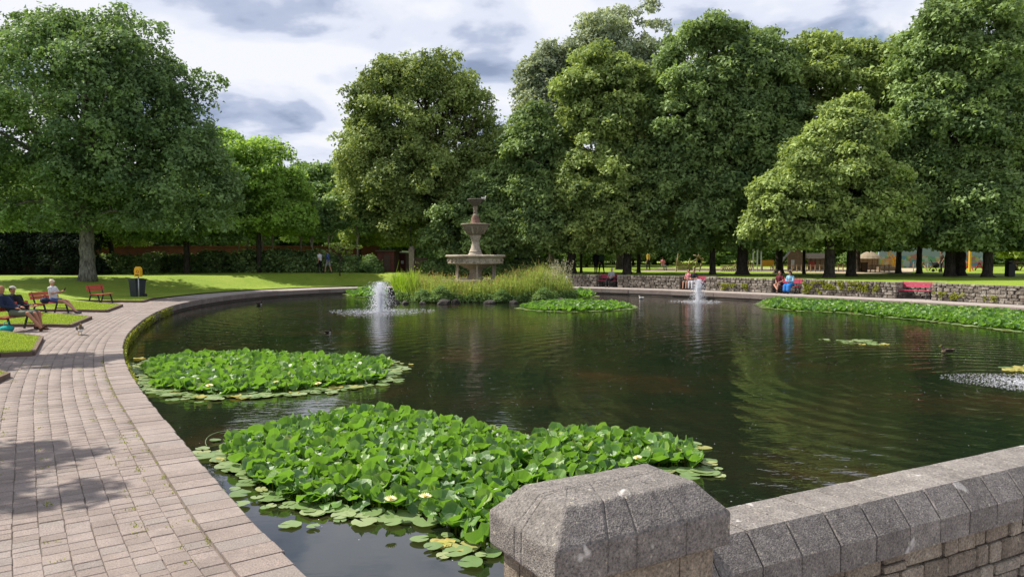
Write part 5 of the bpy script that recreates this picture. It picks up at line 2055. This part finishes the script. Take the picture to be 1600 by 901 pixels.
# people in the park behind
Yp = 57.5
GP = 'people walking in the park behind the right wall'
figure(XA(931, Yp), Yp, .83, 1.2, 'dark silhouetted person in black walking under the right trees, left of a pair', joints('walk', stride=.08), 'black_cloth', 'black_cloth', 'shoe', 'brown_hair', vox=.03, sleeves='long', group=GP)
figure(XA(940, Yp), Yp, .83, 1.9, 'dark silhouetted person mid stride under the right trees, right of a pair', joints('walk', stride=.26), 'green_cloth', 'black_cloth', 'shoe', 'brown_hair', vox=.03, sleeves='long', group=GP)
figure(XA(1013, 66), 66, .83, 2.4, 'person in a yellow shirt standing near the wooden climbing ship', joints('walk', stride=.1), 'yellow_cloth', 'black_cloth', 'shoe', 'brown_hair', vox=.03, group=GP)
figure(XA(1471, 60), 60, .83, 3.0, 'person in dark clothes standing before the painted mural wall', joints('walk', stride=.06), 'timber_dark', 'black_cloth', 'shoe', 'brown_hair', vox=.03, group=GP)
figure(XA(1206, 67), 67, .83, 2.0, 'child in pink near the foot of the playground slide', joints('walk', stride=.1), 'pink_cloth', 'denim', 'shoe', 'brown_hair', vox=.03, group=GP, scale=.65)
figure(XA(1036, 66), 66, .83, 1.0, 'person in pale pink sitting on the ground left of the climbing ship', joints('sit', ax=.6), 'pink_cloth', 'grey_cloth', 'shoe', 'brown_hair', vox=.03, group=GP, scale=.9)

# ------------------------------------------------------------------ birds
def duck(x, y, z, rz, label, s=1.0, body='duck_brown', head='duck_dark', legs=False, breast='duck_white', name='duck', cat='duck'):
    root = empty(name, (x, y, z), rz, label, cat)
    root.scale = (s, s, s)
    h0 = .10 if legs else .03

    def grow(nm, parts, mat):
        mb = MB()
        for q in parts:
            if q[0] == 'c': mb.caps(*q[1:], seg=10)
            else: mb.ellip(*q[1:])
        o = mb.build(nm, M[mat], root)
        m = o.modifiers.new('remesh', 'REMESH'); m.mode = 'VOXEL'; m.voxel_size = .009; m.use_smooth_shade = True
        return o
    grow('body', [('e', (0, 0, h0 + .06), (.17, .085, .075), 12), ('c', (-.12, 0, h0 + .08), (-.22, 0, h0 + .13), .05, .012), ('c', (.11, 0, h0 + .09), (.15, 0, h0 + .19), .045, .03),
                  ('e', (.165, 0, h0 + .215), (.042, .033, .035), 10)], body)
    grow('breast', [('e', (.09, 0, h0 + .035), (.085, .07, .055), 12)], breast)
    grow('head_cap', [('e', (.158, 0, h0 + .228), (.042, .034, .028), 10)], head)
    for sg in (-1, 1): grow('wing', [('e', (-.03, .072 * sg, h0 + .085), (.13, .022, .05), 12)], head)
    mb = MB(); mb.ellip((.222, 0, h0 + .205), (.03, .013, .007), 8); mb.build('beak', M['beak'], root)
    if legs:
        for sg in (-1, 1):
            mb = MB(); mb.tube([(0, .035 * sg, h0 + .02), (.0, .035 * sg, .01)], [.008, .006], 6); mb.box((.025, .035 * sg, .006), (.06, .045, .008)); mb.build('leg', M['beak'], root)
    return root


x, y = W(125, 523, 0); duck(x, y, .005, -.9, 'brown duck standing on the paved path', 1.05, legs=True)
x, y = W(1480, 552, -.35); duck(x, y, -.36, PI * .98, 'speckled duck swimming at the right of the pond', .9, breast='duck_brown')
x, y = W(405, 476, -.35); duck(x, y, -.36, .4, 'small dark duck swimming below the left lawn', .75, body='duck_dark')
x, y = W(1002, 467, -.35); duck(x, y, -.36, 2.6, 'pale bird floating left of the small jet', .8, body='duck_white', head='grey_cloth', name='gull', cat='bird')
x, y = W(512, 520, -.35); duck(x, y, -.365, .2, 'dark duckling on the water between the left patches and the tall jet', .6, body='duck_dark')
duck(XA(756, 45), 45, lz(311.6) - .02, .3, 'white dove perched on the rim of the top fountain bowl', .8, body='duck_white', head='duck_white', name='dove', cat='bird', legs=False)
x, y = W(1333, 488, -.35)
mb = MB(); mb.lathe([(.0, -.14), (.10, -.12), (.145, -.02), (.12, .08), (.05, .14), (.035, .18), (0, .19)], 16); o = mb.build('buoy', M['buoy_red'], None, (x, y, -.27), smooth=True); tag(o, 'small red float bobbing at the edge of the right lily bank', 'float')
# curved pale reed stem lying on the near water
pts = []
for k in range(12):
    a = R(200 - k * 14)
    pts.append((*W(355 + 34 * math.cos(a) + (k > 7) * (k - 7) * 7, 694 - 17 * math.sin(a) - 3, -.35), -.343))
mb = MB(); mb.tube(pts, [.006] * 12, 6); o = mb.build('floating_stem', M['lily_pad'], None); tag(o, 'thin pale curved stem floating left of the near lily patch', 'stem')

# ------------------------------------------------------------------ bins, post box
x, y = W(215, 465, 0.0)
z_b = .02
root = empty('wheelie_bin', (x, y, z_b), -.5, 'black wheelie bin at the edge of the left path', 'bin')
mb = MB(); mb.add([(-.24, -.24, .06), (.24, -.24, .06), (.24, .24, .06), (-.24, .24, .06), (-.29, -.31, .93), (.29, -.31, .93), (.29, .31, .93), (-.29, .31, .93)], [(3, 2, 1, 0), (0, 1, 5, 4), (1, 2, 6, 5), (2, 3, 7, 6), (3, 0, 4, 7), (4, 5, 6, 7)])
mb.box((0, -.30, .90), (.60, .04, .06)); mb.box((0, .30, .90), (.60, .04, .06)); mb.build('body', M['bin_plastic'], root)
mb = MB(); mb.box((0, 0, .965), (.64, .68, .05)); mb.box((0, -.02, 1.0), (.5, .5, .03)); mb.build('lid', M['bin_plastic'], root)
for sg in (-1, 1):
    mb = MB(); mb.tube([(.26 * sg, .26, .10), (.31 * sg, .26, .10)], [.10, .10], 14); mb.build('wheel', M['iron'], root)
mb = MB(); mb.beam((-.24, .37, .92), (.24, .37, .92), .03, .03); mb.build('handle', M['bin_plastic'], root)
x, y = W(218.5, 465.5, 0)
root = empty('lifebuoy_box', (x, y - .1, 0), -.2, 'yellow life saving box on a grey post in front of the wheelie bin', 'lifebuoy box')
mb = MB(); mb.tube([(0, 0, -.05), (0, 0, 1.25)], [.03, .03], 10); mb.build('post', M['galvanised'], root, smooth=True)
mb = MB()
prof = [(-.17, 0), (.17, 0), (.175, .34), (.14, .46), (.07, .52), (-.07, .52), (-.14, .46), (-.175, .34)]
mb.add([(a, -.10, b) for a, b in prof] + [(a, .10, b) for a, b in prof], [tuple(range(7, -1, -1))[::-1], tuple(range(15, 7, -1))] + [(i, i + 8, (i + 1) % 8 + 8, (i + 1) % 8) for i in range(8)])
o = mb.build('box', M['yellow_plastic'], root, (0, 0, 1.14))
mb = MB(); mb.tube([(.03 + .07 * math.cos(a * PI / 5), -.108, .26 + .07 * math.sin(a * PI / 5)) for a in range(11)], [.012] * 11, 6, cap=False); mb.build('emblem', M['sign_red'], root, (0, 0, 1.14))
mb = MB(); mb.box((0, -.107, .08), (.2, .008, .05)); mb.build('emblem', M['iron'], root, (0, 0, 1.14))
Y = 49
root = empty('litter_bin', (XA(1578, Y), Y, .83), 0, 'black square litter bin on the upper lawn at the right edge', 'bin')
mb = MB(); mb.box((0, 0, .42), (.42, .42, .84)); mb.build('body', M['iron'], root)
mb = MB(); mb.box((0, 0, .98), (.46, .46, .10)); mb.box((0, 0, .88), (.10, .4, .12)); mb.build('hood', M['iron'], root)

# ------------------------------------------------------------------ structures behind the lawn
def wallbox(name, px0, px1, pt, pb, Y, mat, label, cat, dep=.3, z0=.7):
    x0, x1 = XA(px0, Y), XA(px1, Y); zt = ZA(pt, Y)
    root = empty(name, ((x0 + x1) / 2, Y, z0), 0, label, cat)
    mb = MB(); mb.box((0, dep / 2, (zt - z0) / 2), (x1 - x0, dep, zt - z0)); mb.build('wall', M[mat], root)
    return root, x1 - x0, zt - z0


root, w_, h_ = wallbox('brick_wall', 100, 592, 386, 0, 66, 'brick', 'long dark red brick boundary wall behind the young trees', 'brick wall')
mb = MB(); mb.box((0, .15, h_ + .05), (w_ + .1, .42, .10)); mb.build('coping', M['brick'], root)
root, w_, h_ = wallbox('brick_building', 590, 616, 393, 0, 60, 'brick', 'small red brick outbuilding left of the brick kiosk', 'building', 3)
mb = MB(); mb.box((0, 1.5, h_ + .06), (w_ + .3, 3.3, .12)); mb.build('roof', M['timber_dark'], root)
mb = MB(); mb.box((.1, -.02, .8), (.5, .06, 1.5)); mb.build('door', M['timber_dark'], root)
root, w_, h_ = wallbox('brick_kiosk', 617, 634, 396, 0, 63, 'brick', 'small red brick kiosk with two white notices', 'building', 2)
mb = MB(); mb.box((0, 1, h_ + .05), (w_ + .2, 2.3, .1)); mb.build('roof', M['grey_panel'], root)
mb = MB(); mb.box((-.25, -.02, .95), (.30, .04, .32)); mb.build('notice', M['white_paint'], root)
mb = MB(); mb.box((.18, -.02, .92), (.22, .04, .26)); mb.build('notice', M['white_paint'], root)
root, w_, h_ = wallbox('stone_pier', 639, 647, 391, 0, 58, 'body_stone', 'grey stone gate pier beside the timber gate', 'pier', .5)
mb = MB(); mb.lathe([(0.0, .35), (.18, .28), (.24, .12), (.30, 0), (0, 0)], 12); mb.build('finial', M['body_stone'], root, (0, .25, h_))
root = empty('timber_gate', (XA(657, 58), 58.2, .84), 0, 'brown boarded timber gate beside the stone pier', 'gate')
for k in range(9):
    mb = MB(); mb.box((-.45 + k * .112, 0, .62), (.10, .04, 1.15 + .05 * math.sin(k))); mb.build('board', M['timber_dark'], root)
mb = MB(); mb.box((0, .04, .3), (1, .04, .1)); mb.box((0, .04, 1.0), (1, .04, .1)); mb.build('rail', M['timber_dark'], root)
# parked white van glimpsed through the gate
root = empty('parked_van', (XA(634, 72), 72, .84), .1, 'white van glimpsed behind the brick kiosk and the stone pier', 'van')
mb = MB()
prof = [(-.9, .3), (.9, .3), (.9, 1.0), (.62, 1.15), (.42, 1.75), (-.9, 1.8)]
mb.add([(a, -.5, b) for a, b in prof] + [(a, .5, b) for a, b in prof], [tuple(range(5, -1, -1)), tuple(range(6, 12))] + [(i, (i + 1) % 6, (i + 1) % 6 + 6, i + 6) for i in range(6)])
mb.build('body', M['white_paint'], root)
mb = MB(); mb.box((.2, -.505, 1.35), (.5, .02, .35)); mb.build('window', M['glass_dark'], root)
for sg in (-.55, .55):
    mb = MB(); mb.tube([(sg, -.53, .3), (sg, -.35, .3)], [.27, .27], 14); mb.build('wheel', M['iron'], root)
root, w_, h_ = wallbox('storage_container', 803, 828, 397, 0, 64, 'green_metal', 'dark green metal container behind the reeds, right of the fountain', 'container', 2.2)
for k in range(12):
    mb = MB(); mb.box((-w_ / 2 + .06 + k * w_ / 12, -.02, h_ * .5), (.05, .05, h_ * .94)); mb.build('corrugation', M['green_metal'], root)
root, w_, h_ = wallbox('grey_shed', 829, 842, 397, 0, 64.5, 'grey_panel', 'pale grey shed beside the green container', 'shed', 2)
mb = MB(); mb.box((0, -.02, h_ * .62), (.18, .04, .35)); mb.build('window', M['glass_dark'], root)
mb = MB(); mb.box((0, .9, h_ + .04), (w_ + .1, 2.1, .06)); mb.build('roof', M['grey_panel'], root)
root = empty('lamp_post', (XA(642, 62), 62, .84), 0, 'slim green lamp post above the brick kiosk', 'lamp post')
mb = MB(); mb.tube([(0, 0, 0), (0, 0, 1), (0, 0, 3.4)], [.07, .05, .035], 8); mb.build('pole', M['green_metal'], root)
mb = MB(); mb.lathe([(.04, 0), (.12, .05), (.16, .3), (.05, .42), (0, .45)], 10); mb.build('lantern', M['grey_panel'], root, (0, 0, 3.4))
# low pale footpath slab behind island left
if 0: root, w_, h_ = wallbox('garden_wall', 655, 800, 422.5, 0, 55.5, 'body_stone', 'low pale stone wall behind the fountain and the reeds', 'low wall', .35, z0=.2)

# ------------------------------------------------------------------ playground
sp = MB(); a = [W(px_, py_, .846) for px_, py_ in ((1150, 423.5), (1345, 427.5), (1420, 426), (1440, 419), (1030, 419), (1000, 423.5))]
sp.add([(p[0], p[1], .846) for p in a], [tuple(range(len(a)))[::1]]); o = sp.build('play_area', M['sand']); tag(o, kind='structure')
Y = 63
GPZ = .84
root = empty('climbing_ship', (XA(1078, Y), Y, GPZ), 0, 'weathered timber climbing ship with a leaning deck on the playground', 'climbing frame')
for k in range(17):
    xx = -1.15 + k * .085
    hgt = .55 + .55 * math.exp(-((xx + 1.1) / .18) ** 2) + .12 * math.sin(k * 2)
    mb = MB(); mb.box((xx, .05 * math.sin(k), hgt / 2 + .1), (.065, .05, hgt), M=Matrix.Rotation(.12 * math.sin(k * 1.7), 3, 'Y')); mb.build('plank', M['timber_pale'], root)
for (p, q) in (((-1.2, 0, .3), (.2, 0, .25)), ((-1.2, 0, .65), (.15, 0, .55)), ((-1.15, .1, 0), (-.95, .1, 1.75)), ((-.2, .1, 0), (.05, .1, 1.1)), ((.35, 0, 0), (.75, 0, 1.45)), ((.8, 0, 0), (1.1, 0, 1.15)), ((.1, 0, .7), (.9, 0, 1.3)), ((.3, 0, .3), (1.15, 0, .5))):
    mb = MB(); mb.beam(p, q, .09, .09); mb.build('beam', M['timber_pale'], root)
for k in range(7):
    mb = MB(); mb.beam((.42 + k * .11, -.35, 1.38 - k * .06), (.42 + k * .11, .5, 1.38 - k * .06), .09, .04); mb.build('deck_board', M['timber_pale'], root)
root = empty('climbing_ramp', (XA(1150, Y), Y, GPZ), 0, 'timber plank ramp and rope bridge left of the thick flared trunk', 'climbing ramp')
for k in range(18):
    xx = -1.3 + k * .15
    mb = MB(); mb.beam((xx, 0, 0), (xx + .22, 0, .35 + .45 * (k / 18) + .1 * math.sin(k)), .07, .06); mb.build('plank', M['timber'], root)
mb = MB(); mb.beam((-1.3, .1, .3), (1.4, .1, .95), .07, .07); mb.build('beam', M['timber'], root)
for px_, t_, lb in ((1178, 380, 'left'), (1184.5, 379, 'middle'), (1190.5, 379, 'right')):
    mb = MB(); zt = ZA(t_, Y) - GPZ; mb.tube([(0, 0, 0), (0, 0, zt)], [.055, .055], 8); root = empty('steel_pole', (XA(px_, Y), Y + .2, GPZ), 0, '%s one of three tall steel playground poles right of the flared trunk' % lb, 'pole', 'three steel playground poles')
    mb.build('pole', M['steel'], root); mb = MB(); mb.box((0, 0, zt - .25), (.12, .12, .4)); mb.build('cap', M['steel'], root)
root = empty('play_tower', (XA(1244, 66), 66, GPZ), 0, 'brown timber play tower with a pale chute', 'play tower')
for k in range(12):
    mb = MB(); mb.box((-.75 + k * .135, 0, .9 + .08 * math.sin(k * 1.3)), (.12, .08, 1.75 + .1 * math.sin(k * 2.7))); mb.build('plank', M['timber'], root)
mb = MB(); mb.beam((-1.9, -.2, .12), (-.65, -.2, 1.75), .35, .06); mb.build('slide', M['white_paint'], root)
mb = MB(); mb.beam((-1.9, -.38, .2), (-.65, -.38, 1.85), .03, .12); mb.build('slide_rail', M['steel'], root)
mb = MB(); mb.add([(-.85, -.2, 1.8), (.9, -.2, 1.8), (.9, 1.4, 1.8), (-.85, 1.4, 1.8), (0, .6, 2.5)], [(0, 1, 4), (1, 2, 4), (2, 3, 4), (3, 0, 4), (3, 2, 1, 0)]); mb.build('roof', M['thatch'], root)
mb = MB(); mb.box((-.35, -.06, .55), (.3, .06, .8)); mb.build('doorway', M['white_paint'], root)
root = empty('climbing_board', (XA(1201, 66), 66.2, GPZ), 0, 'yellow playground panel between the steel poles and the slide', 'play panel')
mb = MB(); mb.box((0, 0, .65), (1.05, .06, .55)); mb.build('panel', M['yellow_plastic'], root)
mb = MB(); mb.box((-.5, .05, .35), (.08, .08, .7)); mb.box((.5, .05, .35), (.08, .08, .7)); mb.build('posts', M['timber'], root)
for i, (pa, pb, pt, lb) in enumerate(((1262, 1291, 398, 'timber playhouse with reddish panel right of the play tower'), (1343, 1373, 398, 'round timber playhouse with a shaggy thatched roof beside the yellow stair'))):
    root = empty('playhouse', (XA((pa + pb) / 2, 68), 68, GPZ), 0, lb, 'playhouse', 'timber playhouses')
    wd_ = XA(pb, 68) - XA(pa, 68)
    nk = 12
    for k in range(nk):
        mb = MB(); mb.box((-wd_ / 2 + (k + .5) * wd_ / nk, .04 * math.sin(k * 2), .55), (wd_ / nk * .9, .08, 1.1)); mb.build('plank', M['timber'], root)
    mb = MB()
    if i: mb.lathe([(wd_ * .62, 1.05), (wd_ * .5, 1.3), (wd_ * .3, 1.55), (.12, 1.75), (0, 1.8)], 14)
    else: mb.add([(-wd_ * .58, -.3, 1.05), (wd_ * .58, -.3, 1.05), (wd_ * .58, 1.2, 1.05), (-wd_ * .58, 1.2, 1.05), (-wd_ * .5, .45, 1.55), (wd_ * .5, .45, 1.55)], [(0, 1, 5, 4), (1, 2, 5), (2, 3, 4, 5), (3, 0, 4), (3, 2, 1, 0)])
    mb.build('roof', M['thatch'], root)
    if not i: mb = MB(); mb.box((-wd_ * .3, -.07, .5), (.5, .05, .6)); mb.build('panel', M['red_panel'], root)
    else:
        mb = MB()
        for k in range(6): mb.beam((-.1 + k * .05, 0, 1.2), (.1 + k * .1 - .3, 0, 2.35 - .1 * k), .08, .08)
        mb.build('straw_bundle', M['thatch'], root)
root = empty('yellow_stair', (XA(1388, 65), 65, GPZ), 0, 'yellow railed playground stair and platform right of the thatched playhouse', 'play stair')
mb = MB(); mb.box((0, 0, .18), (1.7, .8, .36)); mb.build('platform', M['timber'], root)
for k in range(12):
    mb = MB(); mb.box((-.82 + k * .11, -.35, .68), (.04, .04, .6)); mb.build('baluster', M['yellow_plastic'], root)
mb = MB(); mb.beam((-.85, -.35, 1.0), (.5, -.35, 1.0), .06, .06); mb.beam((-.35, -.3, 1.75), (.45, -.3, .75), .07, .07); mb.beam((-.1, -.3, 1.8), (.7, -.3, .8), .07, .07); mb.build('rail', M['yellow_plastic'], root)
mb = MB(); mb.box((.55, -.2, .75), (.5, .06, .7)); mb.build('panel', M['yellow_plastic'], root)
root = empty('mural_wall', (XA(1462, 78), 78, GPZ), 0, 'long wall painted with a colourful mural behind the playground', 'mural wall')
mb = MB(); mb.box((0, .15, 1.0), (XA(1550, 78) - XA(1372, 78), .3, 2.15)); mb.build('wall', M['mural'], root)
root = empty('yellow_post', (XA(1515, 62), 62, GPZ), 0, 'tall yellow playground post before the mural wall', 'post')
mb = MB(); mb.tube([(0, 0, 0), (0, 0, 1.95)], [.10, .10], 10); mb.build('post', M['yellow_plastic'], root); mb = MB(); mb.box((0, 0, 1.98), (.3, .2, .08)); mb.build('cap', M['yellow_plastic'], root)
root = empty('football_goal', (XA(1455, 62), 62, GPZ), 0, 'low pale metal goal frame before the mural wall', 'goal')
mb = MB()
for (p, q) in (((-1.5, 0, 0), (-1.5, 0, .8)), ((1.2, 0, 0), (1.2, 0, .8)), ((-1.5, 0, .8), (1.2, 0, .8)), ((-.3, 0, 0), (-.3, 0, .8))): mb.beam(p, q, .05, .05)
mb.build('rail', M['galvanised'], root)
root = empty('round_bin', (XA(1350, 60), 60, GPZ), 0, 'round slatted grey bin on the sandy playground path', 'bin')
mb = MB(); mb.lathe([(0, 0), (.26, 0), (.26, .72), (.30, .74), (.30, .80), (0, .80)], 16); mb.build('body', M['timber_dark'], root)
for i, (px_, mt, lb) in enumerate(((1522, 'red_panel', 'small red park seat far off before the mural wall'), (1593, 'timber', 'timber picnic table beyond the litter bin at the right edge'), (1450, 'timber', 'timber seat before the mural wall left of the standing person'))):
    root = empty('picnic_table', (XA(px_, 66), 66, GPZ), 0, lb, 'picnic table')
    mb = MB(); mb.box((0, 0, .72), (1.3, .6, .05)); mb.build('table_top', M[mt], root)
    for sg in (-1, 1):
        mb = MB(); mb.box((0, sg * .55, .42), (1.3, .25, .05)); mb.build('seat', M[mt], root)
        mb = MB(); mb.beam((sg * .45, -.6, 0), (sg * .45, 0, .7), .08, .06); mb.beam((sg * .45, .6, 0), (sg * .45, 0, .7), .08, .06); mb.build('leg', M[mt], root)
root = empty('pushchair', (XA(1462, 61), 61, GPZ), 0, 'black pushchair beside the standing person before the mural', 'pushchair')
mb = MB(); mb.ellip((0, 0, .55), (.28, .22, .25), 12); mb.beam((-.15, 0, .5), (-.45, 0, 1.0), .04, .04); mb.build('seat', M['black_cloth'], root)
for sg in (-.28, .28):
    mb = MB(); mb.tube([(sg, -.15, .13), (sg, -.11, .13)], [.13, .13], 12); mb.build('wheel', M['iron'], root)
# low timber fence behind the shrubs on the lawn edge right
mb = MB()
root = empty('playground_fence', (XA(1300, 61), 61, GPZ), 0, 'low rail fence along the playground sand', 'fence')
for k in range(0, 26):
    mb = MB(); mb.box((-4.8 + k * .38, 0, .3), (.07, .07, .6)); mb.build('post', M['timber'], root)
mb = MB(); mb.box((0, -.05, .52), (9.8, .04, .08)); mb.build('rail', M['timber'], root)
